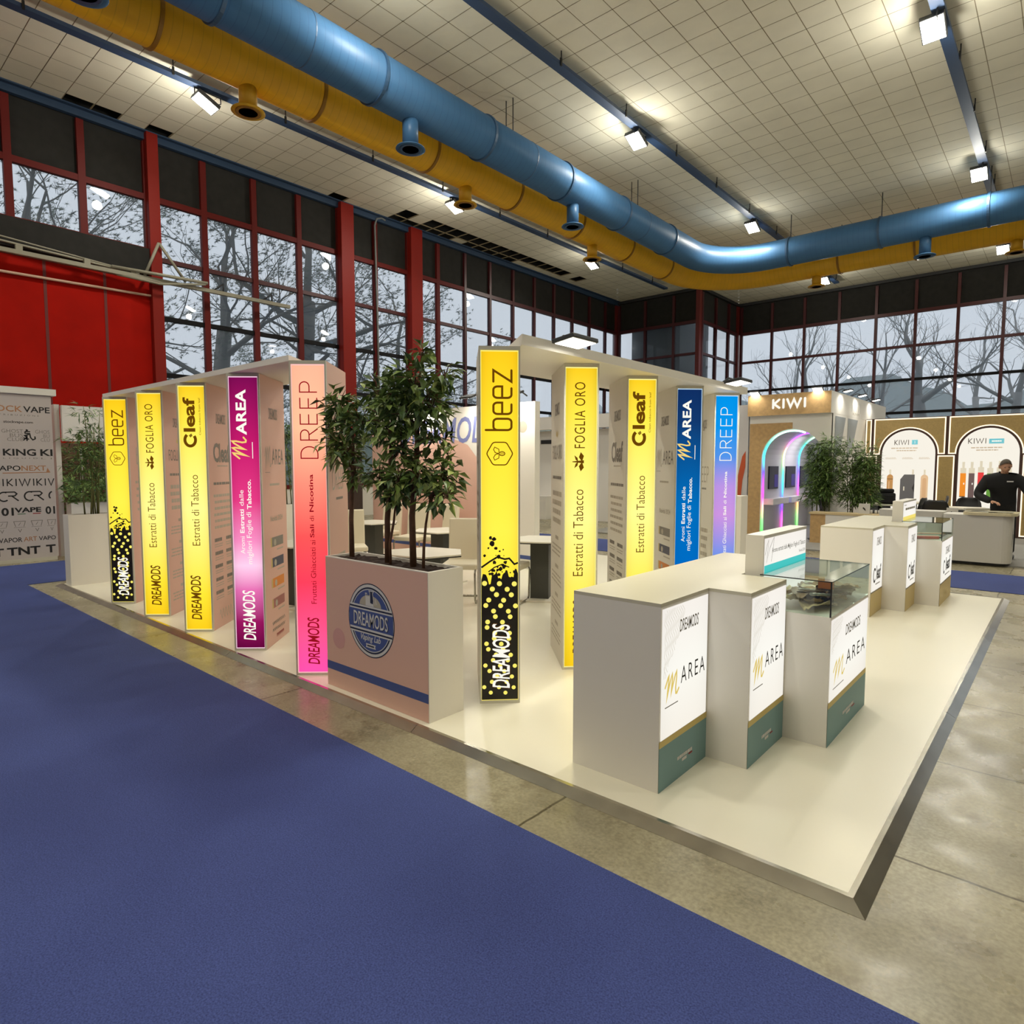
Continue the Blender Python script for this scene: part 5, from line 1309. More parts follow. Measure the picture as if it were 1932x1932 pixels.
def art2(g, cx):
    INK2 = pr('poster_ink', (70, 58, 50)); PAL = pr('poster_pale', (190, 172, 150)); GL = pr('poster_glass', (214, 206, 188))
    kiwi(g, F, (cx - 0.38, 2.14, cx - 0.06, 2.25), 0.014, INK2, 0.014)
    g.rect2(F, cx + 0.0, 2.13, cx + 0.27, 2.24, pr('poster_cyan', (110, 190, 206)), 0.014); g.lines(F, cx + 0.04, 2.17, cx + 0.24, 1, 0.02, 0.03, WHITELIT, 0.016)
    g.lines(F, cx - 0.34, 2.03, cx + 0.28, 1, 0.05, 0.024, PAL, 0.014); g.lines(F, cx - 0.26, 1.975, cx + 0.2, 1, 0.05, 0.024, PAL, 0.014)
    for u, v, c in ((-0.45, 0.0, (232, 138, 36)), (-0.29, 0.0, (104, 84, 84)), (-0.12, 0.02, (222, 56, 60)), (0.05, 0.0, (96, 150, 60)), (0.22, 0.02, (150, 120, 100)), (0.38, 0.0, (60, 110, 150))):
        m_ = pr('poster_tank_%d' % int((u + 1) * 100), c)
        k = 0.93 + (u + 0.45) * 0.0 if u < -0.4 else 0.86
        g.rect2(F, cx + u - 0.055, k, cx + u + 0.055, 1.46 + v, m_, 0.014); g.rect2(F, cx + u - 0.055, 1.46 + v, cx + u + 0.055, 1.58 + v, GL, 0.014); g.rect2(F, cx + u - 0.055, k - 0.02, cx + u + 0.055, k, INK2, 0.015); g.rect2(F, cx + u - 0.025, 1.58 + v, cx + u + 0.025, 1.72 + v, GL, 0.014); g.rect2(F, cx + u + 0.01, 1.2, cx + u + 0.03, 1.24, WHITELIT, 0.016)
arch_bay(-2.985, 1.52, art1); arch_bay(-1.42, 1.55, art2)
def art3(g, cx): kiwi(g, F, (cx - 0.3, 2.14, cx + 0.0, 2.25), 0.014, pr('poster_ink', (70, 58, 50)), 0.014)
arch_bay(0.16, 1.55, art3)
for x0, x1, z0, z1 in ((-3.9, -3.80, 1.92, 2.76), (-3.9, -3.66, 0.08, 1.86), (-2.37, -2.06, 0.08, 1.86), (-0.79, -0.48, 0.08, 1.86)):
    g = G(); g.rect2(F, x0, z0, x1, z1, GOLDWOOD, 0.02); p = g.build('side_panel', aw)
    g = G(); neon_path(g, [(x0, z0), (x1, z0), (x1, z1), (x0, z1)]); g.build('neon_outline', p)

# low wood-topped counter, reception desk
lc = thing('low_counter', 'low white counter with wooden end in front of the black shell chairs', 'counter', (0, 0, 0.03))
g = G(); g.box(-3.78, -1.3, 14.2, 14.55, 0, 0.60, GREYWALL); g.build('body', lc)
g = G(); g.box(-4.08, -3.782, 14.22, 14.53, 0, 0.60, WOOD); g.build('wood_end', lc)
g = G(); g.box(-4.1, -1.28, 14.18, 14.57, 0.601, 0.64, mat('counter_wood_top', (206, 184, 140), 0.5)); g.build('worktop', lc)
def rounded(x0, x1, y0, y1, r, n=6):
    return arc(x1 - r, y0 + r, r, -90, 0, n) + arc(x1 - r, y1 - r, r, 0, 90, n) + arc(x0 + r, y1 - r, r, 90, 180, n) + arc(x0 + r, y0 + r, r, 180, 270, n)
rd = thing('reception_desk', 'rounded grey reception desk with a cream top, the man in black behind it', 'desk', (0, 0, 0.03))
DESKG = mat('desk_grey', (206, 202, 192), 0.6)
g = G(); g.prism(rounded(-1.6, -0.66, 12.86, 13.5, 0.16), 0.03, 0.80, DESKG); g.build('body', rd)
g = G(); g.prism(rounded(-2.6, -1.602, 13.1, 13.55, 0.1), 0.03, 0.82, DESKG); g.build('side_body', rd)
g = G(); g.prism(rounded(-1.56, -0.68, 12.9, 13.46, 0.14), 0.0, 0.03, BLACK); g.build('plinth', rd)
g = G(); g.prism(rounded(-1.32, -0.6, 12.82, 13.54, 0.16), 0.801, 0.845, mat('desk_cream_top', (208, 196, 158), 0.45)); g.build('worktop', rd)
g = G(); g.rect2(FX(-0.66, 0, 0), 13.05, 0.3, 13.15, 0.6, SILVER, 0.004); g.rect2(FX(-0.66, 0, 0), 13.07, 0.42, 13.14, 0.5, INK, 0.006); g.build('side_notice', rd)
PAPER = mat('grey_paper', (176, 172, 158), 0.8)
for k, (pts, z, lab) in enumerate((([(-1.3, 13.1), (-0.98, 12.9), (-0.9, 13.02), (-1.22, 13.24)], 0.0, 'folded grey paper sheet at the left of the desk top'), ([(-1.24, 13.2), (-0.94, 13.0), (-0.86, 13.12), (-1.14, 13.32)], 0.006, 'grey sheet lying over the folded one on the desk top'), ([(-0.98, 12.92), (-0.66, 12.95), (-0.66, 13.1), (-0.98, 13.08)], 0.012, 'pale open booklet at the right of the desk top'))):
    g = G(); g.prism(pts, 0.876 + z, 0.881 + z, PAPER); tag(g.build('paper_sheet'), lab, 'paper', 'papers on the reception desk')
g = G(); g.prism([(-1.32, 13.0), (-1.28, 12.94), (-0.98, 13.22), (-1.02, 13.28)], 0.895, 0.93, PAPER); tag(g.build('flat_carton'), 'flat grey carton propped slanting on the desk papers', 'carton')

# tables, black shell chairs, backpack
def round_table(x, y, w, d, label):
    t = thing('cafe_table', label, 'table', (x, y, 0.03), 0, 'thin white tables on the far stand')
    g = G(); g.prism(rounded(-w / 2, w / 2, -d / 2, d / 2, 0.12), 0.74, 0.77, TABTOP); g.build('tabletop', t)
    g = G(); g.cyl((0, 0, 0.02), (0, 0, 0.74), 0.035, 0.035, 12, DARK); g.build('post', t)
    g = G(); g.cyl((0, 0, 0), (0, 0, 0.02), 0.25, 0.24, 24, DARK); g.build('foot_plate', t)
round_table(-3.15, 16.0, 1.0, 0.7, 'thin white table under the black backpack')
round_table(-2.65, 17.1, 1.1, 0.7, 'thin white table behind the backpack table')
round_table(-1.72, 15.6, 0.95, 0.7, 'thin white table left of the man in black')
SHELL = mat('shell_black', (24, 24, 25), 0.4)
def shell_chair(x, y, rz, label):
    t = thing('shell_chair', label, 'chair', (x, y, 0.03), rz, 'black shell chairs on the far stand')
    t.scale = (1.14, 1.14, 1.14)
    g = G(); n, mz = 10, 8
    rows = []
    prof = [(-0.22, 0.43), (-0.2, 0.46), (-0.08, 0.44), (0.06, 0.43), (0.15, 0.45), (0.2, 0.52), (0.23, 0.62), (0.25, 0.72), (0.26, 0.79), (0.262, 0.82)]
    wid = [0.19, 0.21, 0.22, 0.22, 0.22, 0.215, 0.205, 0.19, 0.16, 0.1]
    for (yy, zz), w in zip(prof, wid):
        rows.append([g.vert((w * s_, yy - (0.03 * abs(s_) ** 2 if zz > 0.5 else 0), zz + (0.05 * abs(s_) ** 2.5 if zz < 0.5 else 0))) for s_ in [(-1 + 2 * j / mz) for j in range(mz + 1)]])
    for a, b in zip(rows, rows[1:]):
        for j in range(mz): g.face((a[j], a[j + 1], b[j + 1], b[j]), SHELL, True)
    o = g.build('shell', t); sol = o.modifiers.new('thickness', 'SOLIDIFY'); sol.thickness = 0.012
    for sx in (-1, 1):
        for sy in (-1, 1):
            g = G(); g.tube([(sx * 0.12, sy * 0.1, 0.43), (sx * 0.22, sy * 0.2, 0)], [0.012, 0.009], 6, mat('chair_leg_white', (206, 202, 194), 0.4)); g.build('leg', t)
    return t
sc0 = shell_chair(-3.8, 14.86, math.radians(110), 'black shell chair at the left end of the low counter')
for x, y, d, lab in ((-3.3, 16.6, 10, 'black shell chair behind the backpack table'), (-2.55, 15.75, -100, 'black shell chair with white legs right of the backpack table'), (-2.3, 16.9, -80, 'black shell chair with white legs in front of the first lit arch'), (-1.95, 15.1, 178, 'black shell chair with its back to us at the table left of the man'), (-1.6, 16.25, 0, 'black shell chair behind the table left of the man')):
    copy_thing(sc0, (x, y, 0.03), math.radians(d), lab)
bp = thing('backpack', 'black backpack standing on the thin white table behind the low counter', 'backpack', (-3.02, 15.95, 0.802), 0.3)
FAB = mat('backpack_fabric', (20, 20, 22), 0.8)
g = G(); g.prism(rounded(-0.17, 0.17, -0.11, 0.09, 0.06), 0, 0.24, FAB); g.prism(rounded(-0.14, 0.14, -0.09, 0.08, 0.05), 0.24, 0.33, FAB); g.build('body', bp, bevel=0.03)
g = G(); g.prism(rounded(-0.13, 0.13, -0.16, -0.11, 0.02), 0.03, 0.2, FAB); g.build('pocket', bp, bevel=0.015)
for sx in (-1, 1):
    g = G(); g.tube([(sx * 0.1, 0.09, 0.3), (sx * 0.16, 0.16, 0.2), (sx * 0.2, 0.2, 0.04), (sx * 0.22, 0.12, 0.0)], 0.014, 6, FAB); g.build('strap', bp)
for k, (x, w, h, lab) in enumerate(((-3.2, 0.2, 0.2, 'white card with a small dark leaf picture standing on the low counter'), (-2.62, 0.16, 0.12, 'small white box on the low counter, right of the picture card'), (-1.72, 0.18, 0.18, 'white card with a dark picture standing at the right end of the low counter'))):
    t = thing('display_card', lab, 'card', (x, 14.35, 0.672), group='cards on the low counter')
    g = G(); g.box(0, w, 0, 0.03, 0, h, SILVER); g.build('card', t)
    if k != 1:
        g = G(); g.poly2(FY(0, 0), [(w * 0.35, h * 0.55), (w * 0.55, h * 0.35), (w * 0.65, h * 0.25), (w * 0.6, h * 0.5), (w * 0.42, h * 0.66)], INK, 0.002); g.build('picture', t)
for k, x in enumerate((-2.98, -2.9, -2.84, -2.78)):
    t = thing('small_bottle', 'small white bottle in the row on the low counter between the cards', 'bottle', (x, 14.4, 0.672), group='bottles on the low counter')
    g = G(); g.lathe((0, 0, 0), [(0.022, 0), (0.022, 0.07), (0.009, 0.08)], 12, SILVER); g.build('body', t)
    g = G(); g.lathe((0, 0, 0.0805), [(0.01, 0), (0.01, 0.025)], 10, INK); g.build('cap', t)
for x, y, sd, lab in ((-4.08, 14.74, 41, 'left of the two leafy bamboos in front of the white pavilion wall'), (-3.42, 15.1, 43, 'right of the two leafy bamboos in front of the white pavilion wall')):
    b = thing('bamboo_clump', lab, 'bamboo', (x + 0.02, y + 0.1, 0.06)); bamboo(b, random.Random(sd), 10, 2.15, (0.2, 0.08), 130, 0.40, 1.35)
    p_ = thing('bamboo_pot', 'low dark pot of the ' + lab.split(' ')[0] + ' leafy bamboo by the pavilion', 'pot', (x + 0.02, y + 0.1, 0.03))
    g = G(); g.lathe((0, 0, 0), [(0.2, 0), (0.24, 0.02), (0.24, 0.025)], 20, DARK); g.build('bowl', p_)
g = G(); g.poly2(FY(14.99, 0), [(-5.95, 0.9), (-5.87, 0.9), (-5.84, 1.3), (-5.78, 1.6), (-5.78, 1.98), (-5.86, 1.85), (-5.95, 1.4)], mat('orange_print', (196, 84, 40), 0.5), 0.0)
ob = thing('poster_board', 'tall pale board with an orange flame shape at the left of the wood pavilion', 'poster', (0, 0, 0))
g.build('flame_print', ob)
g = G(); g.box(-6.5, -5.73, 15.0, 15.06, 0.03, 3.05, STANDGREY); g.build('board', ob)

# ---- man in black behind the desk
SKIN = mat('skin', (192, 146, 118), 0.55); HAIR = mat('grey_hair', (92, 84, 74), 0.8); BLK = mat('black_sweater', (20, 20, 22), 0.85); TRS = mat('black_trousers', (26, 25, 24), 0.85); SHOE = mat('shoe_dark', (30, 28, 26), 0.5)
man = thing('person', 'man in a black sweatshirt and black trousers leaning over the grey reception desk', 'person', (-0.86, 13.95, 0.03))
def skin_chain(name, nodes, edges, m_, sub=2, parent=None):
    me = bpy.data.meshes.new(name); me.from_pydata([n_[0] for n_ in nodes], edges, []); me.materials.append(m_)
    o = bpy.data.objects.new(name, me); COL.objects.link(o)
    if parent: o.parent = parent
    sk = o.modifiers.new('skin', 'SKIN'); sk.use_smooth_shade = True
    if not me.skin_vertices: me.attributes.new('skin', 'FLOAT', 'POINT') if False else None
    return o, me, sk
def person_body():
    # the clothed body as one skinned surface: torso + arms + legs (x right of him is -x seen from us: he faces -y)
    N = {}
    pts = []; rad = []; ed = []
    def add(k, p, r, prev=None):
        N[k] = len(pts); pts.append(p); rad.append(r)
        if prev is not None: ed.append((N[prev], N[k]))
    add('pelvis', (0, 0.05, 0.93), (0.17, 0.13))
    add('waist', (0, 0.01, 1.08), (0.195, 0.14), 'pelvis')
    add('chest', (0, -0.09, 1.27), (0.225, 0.15), 'waist')
    add('upper', (0, -0.14, 1.40), (0.18, 0.12), 'chest')
    add('neckb', (0.005, -0.17, 1.49), (0.075, 0.075), 'upper')
    for s_, k in ((-1, 'L'), (1, 'R')):
        add('sh' + k, (s_ * 0.22, -0.13, 1.37), (0.105, 0.105), 'upper')
    add('elL', (-0.36, -0.2, 1.1), (0.08, 0.08), 'shL'); add('wrL', (-0.14, -0.40, 1.0), (0.055, 0.055), 'elL')
    add('elR', (0.38, -0.18, 1.12), (0.08, 0.08), 'shR'); add('wrR', (0.44, -0.36, 0.94), (0.046, 0.046), 'elR')
    for s_, k in ((-1, 'L'), (1, 'R')):
        add('hip' + k, (s_ * 0.1, 0.05, 0.87), (0.1, 0.1), 'pelvis'); add('kn' + k, (s_ * 0.13, -0.01, 0.48), (0.07, 0.07), 'hip' + k); add('an' + k, (s_ * 0.14, 0.06, 0.09), (0.052, 0.052), 'kn' + k)
    return pts, rad, ed
def skinned(name, pts, rad, ed, mats, parent, sub=2, matfn=None):
    me = bpy.data.meshes.new(name + '_cage'); me.from_pydata(pts, ed, [])
    o = bpy.data.objects.new(name + '_cage', me); COL.objects.link(o)
    md = o.modifiers.new('skin', 'SKIN'); md.use_smooth_shade = True
    if not me.skin_vertices: bpy.context.view_layer.update()
    if not me.skin_vertices:
        # the layer appears with the operator only: add it there once
        bpy.context.view_layer.objects.active = o; o.select_set(True)
        bpy.ops.mesh.customdata_skin_add()
    for k, r in enumerate(rad):
        me.skin_vertices[0].data[k].radius = r if isinstance(r, (tuple, list)) else (r, r)
        me.skin_vertices[0].data[k].use_root = (k == 0)
    ss = o.modifiers.new('subd', 'SUBSURF'); ss.levels = sub; ss.render_levels = sub
    dg = bpy.context.evaluated_depsgraph_get()
    m2 = bpy.data.meshes.new_from_object(o.evaluated_get(dg))
    bpy.data.objects.remove(o); bpy.data.meshes.remove(me)
    m2.name = name; m2.materials.clear()
    for m_ in mats: m2.materials.append(m_)
    for p in m2.polygons:
        p.use_smooth = True
        p.material_index = matfn(p.center) if matfn else 0
    o2 = bpy.data.objects.new(name, m2); COL.objects.link(o2); o2.parent = parent
    return o2
P_, R__, E_ = person_body()
skinned('body', P_, R__, E_, [BLK, TRS], man, 2, lambda c: 1 if c.z < 0.92 else 0)
# head: an ellipsoid with brow, nose, chin, ears; bent forward
def head_mesh():
    g = G(); nu, nv = 28, 20
    rows = []
    for i in range(nv + 1):
        ph = -PI / 2 + PI * i / nv; row = []
        for j in range(nu):
            th = 2 * PI * j / nu
            x = 0.078 * math.cos(ph) * math.sin(th); y = -0.098 * math.cos(ph) * math.cos(th); z = 0.122 * math.sin(ph)
            f = -y / 0.098                      # 1 = face
            if z < -0.02: x *= 1 + (z + 0.02) * 2.6; y = y * (1 + (z + 0.02) * (1.6 if f < 0 else 0.6))
            if f > 0.75 and abs(x) < 0.022 and -0.045 < z < 0.02: y -= 0.022 * (1 - abs(x) / 0.022) * (1 - abs(z + 0.025) / 0.05)
            if f > 0.6 and 0.014 < abs(x) < 0.05 and 0.0 < z < 0.03: y += 0.010
            if f > 0.6 and 0.03 < z < 0.05: y -= 0.005
            row.append(g.vert((x, y, z)))
        rows.append(row)
    for a, b in zip(rows, rows[1:]):
        for j in range(nu): g.face((a[j], a[(j + 1) % nu], b[(j + 1) % nu], b[j]), SKIN, True)
    for s_ in (-1, 1):
        c = Vector((s_ * 0.08, 0.01, -0.005))
        rr = []
        for k in range(10):
            a = 2 * PI * k / 10; rr.append((c.x + s_ * 0.012, c.y + 0.018 * math.cos(a), c.z + 0.032 * math.sin(a)))
        i = [g.vert(p) for p in rr]; o = [g.vert((p[0] - s_ * 0.016, p[1] - 0.004, p[2])) for p in rr]
        for k in range(10): g.face((o[k], o[(k + 1) % 10], i[(k + 1) % 10], i[k]), SKIN, True)
        g.face(i, SKIN)
    return g
HM = Matrix.Translation((0.02, -0.235, 1.60)) @ Matrix.Rotation(math.radians(22), 4, 'X') @ Matrix.Rotation(math.radians(18), 4, 'Z') @ Matrix.Scale(1.0, 4)
hg = head_mesh(); hd = hg.build('head', man); hd.matrix_local = HM
g = G()
nu, nv = 28, 10
rows = []
for i in range(nv + 1):
    ph = math.radians(2) + (PI / 2 - math.radians(2)) * i / nv
    rows.append([g.vert((0.084 * math.cos(ph) * math.sin(t_), -0.103 * math.cos(ph) * math.cos(t_) + 0.004, 0.128 * math.sin(ph) + (0.088 * max(0, math.cos(t_)) ** 1.0 - 0.05 * max(0, -math.cos(t_))) * (1 - i / nv))) for t_ in [2 * PI * j / nu for j in range(nu)]])
for a, b in zip(rows, rows[1:]):
    for j in range(nu): g.face((a[j], a[(j + 1) % nu], b[(j + 1) % nu], b[j]), HAIR, True)
g.build('hair', hd)
g = G()
for s_ in (-1, 1):
    g.lathe((s_ * 0.03, -0.088, 0.012), [(0.001, -0.005), (0.01, -0.002), (0.01, 0.002), (0.001, 0.005)], 10, INK)
g.box(-0.022, 0.022, -0.098, -0.09, -0.066, -0.06, mat('lip', (150, 96, 84), 0.5))
g.build('eyes_and_mouth', hd).name = 'face_feature'
g = G(); g.tube([(0.005, -0.16, 1.46), (0.015, -0.205, 1.55)], [0.056, 0.05], 12, SKIN); g.build('neck', man)
def hand(wr, d, name, thumb_side):
    """palm and five curled fingers"""
    wr = Vector(wr); d = Vector(d).normalized(); s_ = d.cross(Vector((0, 0, 1))).normalized() * thumb_side; dn = Vector((0, 0, -1))
    pts = []; rad = []; ed = []
    def add(p, r, prev=None):
        pts.append(tuple(p)); rad.append(r)
        if prev is not None: ed.append((prev, len(pts) - 1))
        return len(pts) - 1
    a = add(wr, 0.03); b = add(wr + d * 0.05, (0.042, 0.02), a); c = add(wr + d * 0.09, (0.04, 0.018), b)
    o = skinned(name, pts, rad, ed, [SKIN], man, 2)
    for k, (off, L) in enumerate(((-0.03, 0.06), (-0.01, 0.075), (0.011, 0.08), (0.031, 0.07))):
        st = wr + d * 0.085 + s_ * off
        skinned('finger', [tuple(st), tuple(st + d * L * 0.45 + dn * 0.008), tuple(st + d * L * 0.75 + dn * 0.025), tuple(st + d * L * 0.9 + dn * 0.045)], [0.009, 0.0085, 0.008, 0.006], [(0, 1), (1, 2), (2, 3)], [SKIN], man, 1).parent = o
    st = wr + d * 0.035 + s_ * 0.035
    skinned('thumb', [tuple(st), tuple(st + s_ * 0.028 + d * 0.025 + dn * 0.01), tuple(st + s_ * 0.034 + d * 0.055 + dn * 0.022)], [0.011, 0.0095, 0.007], [(0, 1), (1, 2)], [SKIN], man, 1).parent = o
hand((-0.14, -0.40, 1.0), (0.75, -0.5, -0.1), 'hand', 1)
hand((0.44, -0.36, 0.94), (-0.05, -0.8, -0.45), 'hand', -1)
for s_ in (-1, 1):
    g = G(); g.prism([(s_ * 0.14 + a, b) for a, b in rounded(-0.05, 0.05, -0.17, 0.12, 0.045)], 0.0, 0.07, SHOE); g.build('shoe', man, bevel=0.02)
g = G(); g.rect2(((0, -0.225, 0), (1, 0, 0), (0, 0, 1), (0, -1, 0)), 0.05, 1.33, 0.14, 1.35, SILVER, 0.02); g.build('chest_print', man)

# ================================================================== STANDS AT THE LEFT
sw = thing('logo_wall', 'grey advertising wall printed with rows of logos at the left edge of the picture', 'display wall', (-13.3, 0, 0.004))
LOGOBG = mat('logo_wall_print', (190, 180, 174), 0.6)
g = G(); g.box(-0.12, 0, -3.0, 3.18, 0.06, 2.83, LOGOBG); g.build('panel', sw)
g = G(); g.box(-0.16, 0.04, -3.0, 3.25, 2.831, 2.94, WHITE); g.build('top_board', sw)
g = G(); g.box(-0.12, 0.01, -3.0, 3.16, 0, 0.0595, ALU); g.build('base_rail', sw)
F = FX(0, 0, 0)
g = G()
g.text(F, 'STOCK', (2.24, 2.53, 2.773, 2.63), COPPER, False, 0.012); g.text(F, 'VAPE', (2.785, 2.53, 3.155, 2.63), INK, False, 0.016)
g.text(F, 'DISTRIBUZIONE', (2.3, 2.465, 3.0, 2.49), GREYINK, space=1.8); g.text(F, 'stockvape.com', (2.51, 2.33, 2.91, 2.385), mat('dark_ink', (80, 74, 70), 0.6), False, 0.02)
for u, n_ in ((1.95, 5), (2.476, 5), (2.935, 3)):
    w_ = 0.29 if n_ == 5 else 0.2
    g.text(F, 'GHOST'[:n_ + (n_ == 3)], (u, 2.18, u + w_ + 0.0, 2.24), GREYINK, False, -0.01); g.text(F, 'BUS'[:n_ if n_ == 5 else 2], (u + 0.11, 2.11, u + w_, 2.17), GREYINK, False, -0.01); g.text(F, 'CLUB'[:n_], (u + 0.07, 2.045, u + w_, 2.1), GREYINK, False, -0.01)
u = 2.765
for pl in ([(0.0, 0.02), (0.05, 0.07), (0.02, 0.1), (0.08, 0.12)], [(0.02, 0.15), (0.06, 0.19), (0.04, 0.2)], [(0.04, 0.17), (0.1, 0.165)], [(0.02, 0.14), (0.09, 0.135), (0.1, 0.07), (0.13, 0.03), (0.165, 0.05), (0.16, 0.09)], [(0.05, 0.01), (0.05, 0.1)], [(0.0, 0.06), (0.08, 0.04)]): g.stroke2(F, [(u + a, 2.04 + b) for a, b in pl], 0.02, INK)
g.disc2(F, 2.36, 2.07, 0.05, INK)
g.text(F, 'KING', (2.48, 1.80, 2.93, 1.915), INK, False, 0.025); g.text(F, 'LIQUID', (2.48, 1.745, 2.95, 1.77), GREYINK, space=1.7); g.text(F, 'KI', (2.99, 1.80, 3.165, 1.915), INK, False, 0.025); g.text(F, 'LI', (3.0, 1.745, 3.15, 1.77), GREYINK, space=1.7)
g.text(F, 'VAPO', (2.33, 1.55, 2.705, 1.635), INK, False, 0.012); g.text(F, 'NEXT', (2.715, 1.55, 3.06, 1.635), COPPER, False, 0.012); g.poly2(F, [(2.46, 1.505), (3.12, 1.515), (3.08, 1.6), (3.06, 1.525), (2.46, 1.52)], COPPER)
for u in (2.1, 2.515, 2.92):
    for pl in (kiwi_strokes() if u < 2.9 else kiwi_strokes()[:3] + [[(0.45, 1), (0.555, 0.03), (0.68, 1)]]): g.stroke2(F, [(u + x * 0.36, 1.295 + y * 0.12) for x, y in pl], 0.016, INK, 0.0015)
for u in (2.385, 2.735, 3.08):
    pl = arc(u + 0.075, 1.12, 0.072, 60, 310, 14, 0.075)
    if u > 3: pl = pl[3:10]
    g.stroke2(F, pl, 0.022, INK)
    if u < 3: g.stroke2(F, [(u + 0.09, 1.195), (u + 0.22, 1.195), (u + 0.25, 1.165), (u + 0.22, 1.13), (u + 0.13, 1.13)], 0.02, INK); g.stroke2(F, [(u + 0.18, 1.13), (u + 0.27, 1.045)], 0.02, INK)
g.text(F, '01', (2.415, 0.80, 2.58, 0.935), INK, False, 0.03); g.text(F, 'VAPE', (2.59, 0.845, 2.96, 0.93), INK, False, 0.035); g.rect2(F, 2.63, 0.815, 2.74, 0.83, mat('green_ink', (90, 120, 90), 0.6)); g.rect2(F, 2.84, 0.815, 2.95, 0.83, REDINK); g.text(F, '01', (3.02, 0.80, 3.158, 0.935), INK, False, 0.03)
for u in (2.33, 2.57, 2.81, 3.04):
    w = 0.16 if u < 3 else 0.12
    g.stroke2(F, [(u + w * 0.15, 0.61), (u, 0.70), (u + w, 0.70), (u + w * 0.85, 0.61)], 0.009, GREYINK); g.stroke2(F, [(u + w * 0.35, 0.57), (u + w * 0.5, 0.52), (u + w * 0.65, 0.57)], 0.009, GREYINK); g.lines(F, u - 0.01, 0.595, u + w, 1, 0.02, 0.006, GREYINK); g.stroke2(F, [(u + w * 0.4, 0.63), (u + w * 0.6, 0.68)], 0.008, GREYINK)
g.text(F, 'VAPOR', (2.36, 0.352, 2.675, 0.43), INK, False, 0.008); g.text(F, 'ART', (2.695, 0.355, 2.88, 0.43), COPPER, False, 0.008); g.text(F, 'VAPO', (2.905, 0.355, 3.15, 0.425), INK, False, 0.008)
g.text(F, 'TNT', (2.46, 0.13, 2.92, 0.265), INK, False, 0.03); g.text(F, 'T', (3.0, 0.13, 3.14, 0.268), INK, False, 0.03); g.text(F, 'T', (2.28, 0.13, 2.42, 0.262), INK, False, 0.03)
g.build('logo_print', sw)

ls = thing('corner_stand', 'white exhibition stand with a deep fascia behind the left bamboo', 'stand', (-13.3, 3.3, 0.004))
g = G(); g.box(-2.5, -0.35, 0.0, 0.08, 0, 2.72, GREYWALL); g.build('wall_board', ls); g = G(); g.box(-2.5, -0.5, 3.4, 3.48, 0, 2.72, GREYWALL); g.build('wall_board', ls)
g = G(); g.box(-0.3, -0.2, 0.08, 3.4, 2.07, 2.70, GREYWALL); g.build('fascia', ls)
g = G(); g.box(-2.5, -2.42, 0.08, 3.4, 0, 2.1, mat('walnut_panel', (88, 62, 40), 0.6, noise=(4, 0.3))); g.build('back_panel', ls)
g = G()
for k in range(4): g.box(-2.4, -2.38, 0.9 + k * 0.5, 0.95 + k * 0.5, 0.9, 2.0, SILVER)
g.build('light_strip', ls)
hb = thing('hedge_box', 'long white box planted with a green hedge, behind the left bamboo planter', 'planter', (-13.3, 3.35, 0.004))
g = G(); g.box(-0.3, 0, 0.05, 1.5, 0, 0.97, WHITE); g.build('box', hb)
rn = random.Random(77); lv = G()
for k in range(900):
    p = Vector((rn.uniform(-0.35, 0.1), rn.uniform(0.0, 1.5), 0.97 + 0.42 * rn.random() ** 1.5))
    leaf(lv, p, Vector((rn.uniform(-1, 1), rn.uniform(-1, 1), rn.uniform(-0.3, 1))), Vector((rn.uniform(-1, 1), rn.uniform(-1, 1), 1)), rn.uniform(0.08, 0.14), rn.uniform(0.03, 0.06), rn.choice(BLEAF))
lv.build('hedge', hb)
gw = G()
for k in range(900):
    p = Vector((-1.2 + rn.uniform(-0.03, 0.06), 0.12 + 0.9 * rn.random(), 0.5 + 1.5 * rn.random()))
    leaf(gw, p, Vector((1, rn.uniform(-1, 1), rn.uniform(-1, 0.4))), Vector((0, 0, 1)), 0.07, 0.05, rn.choice(BLEAF))
gw.build('green_wall', ls)

# far white stand between the inner partition and the window wall
fs = thing('white_stand', 'plain white stand far behind the inner partition, seen through the gaps between the yellow towers', 'stand', (-12.6, 15.5, 0.004))
g = G(); g.box(-3.0, 4.5, 0.3, 0.4, 0, 2.7, GREYWALL); g.build('wall_board', fs)
g = G(); g.box(-3.0, 4.5, 0.0, 0.3, 2.72, 3.1, GREYWALL); g.build('fascia', fs)
g = G(); g.box(0.05, 0.6, 0.28, 0.3, 2.3, 2.42, DARK); g.build('vent_slot', fs)
g = G(); g.box(0.0, 0.7, -0.3, 0.29, 0, 0.7, WHITE); g.build('counter', fs)

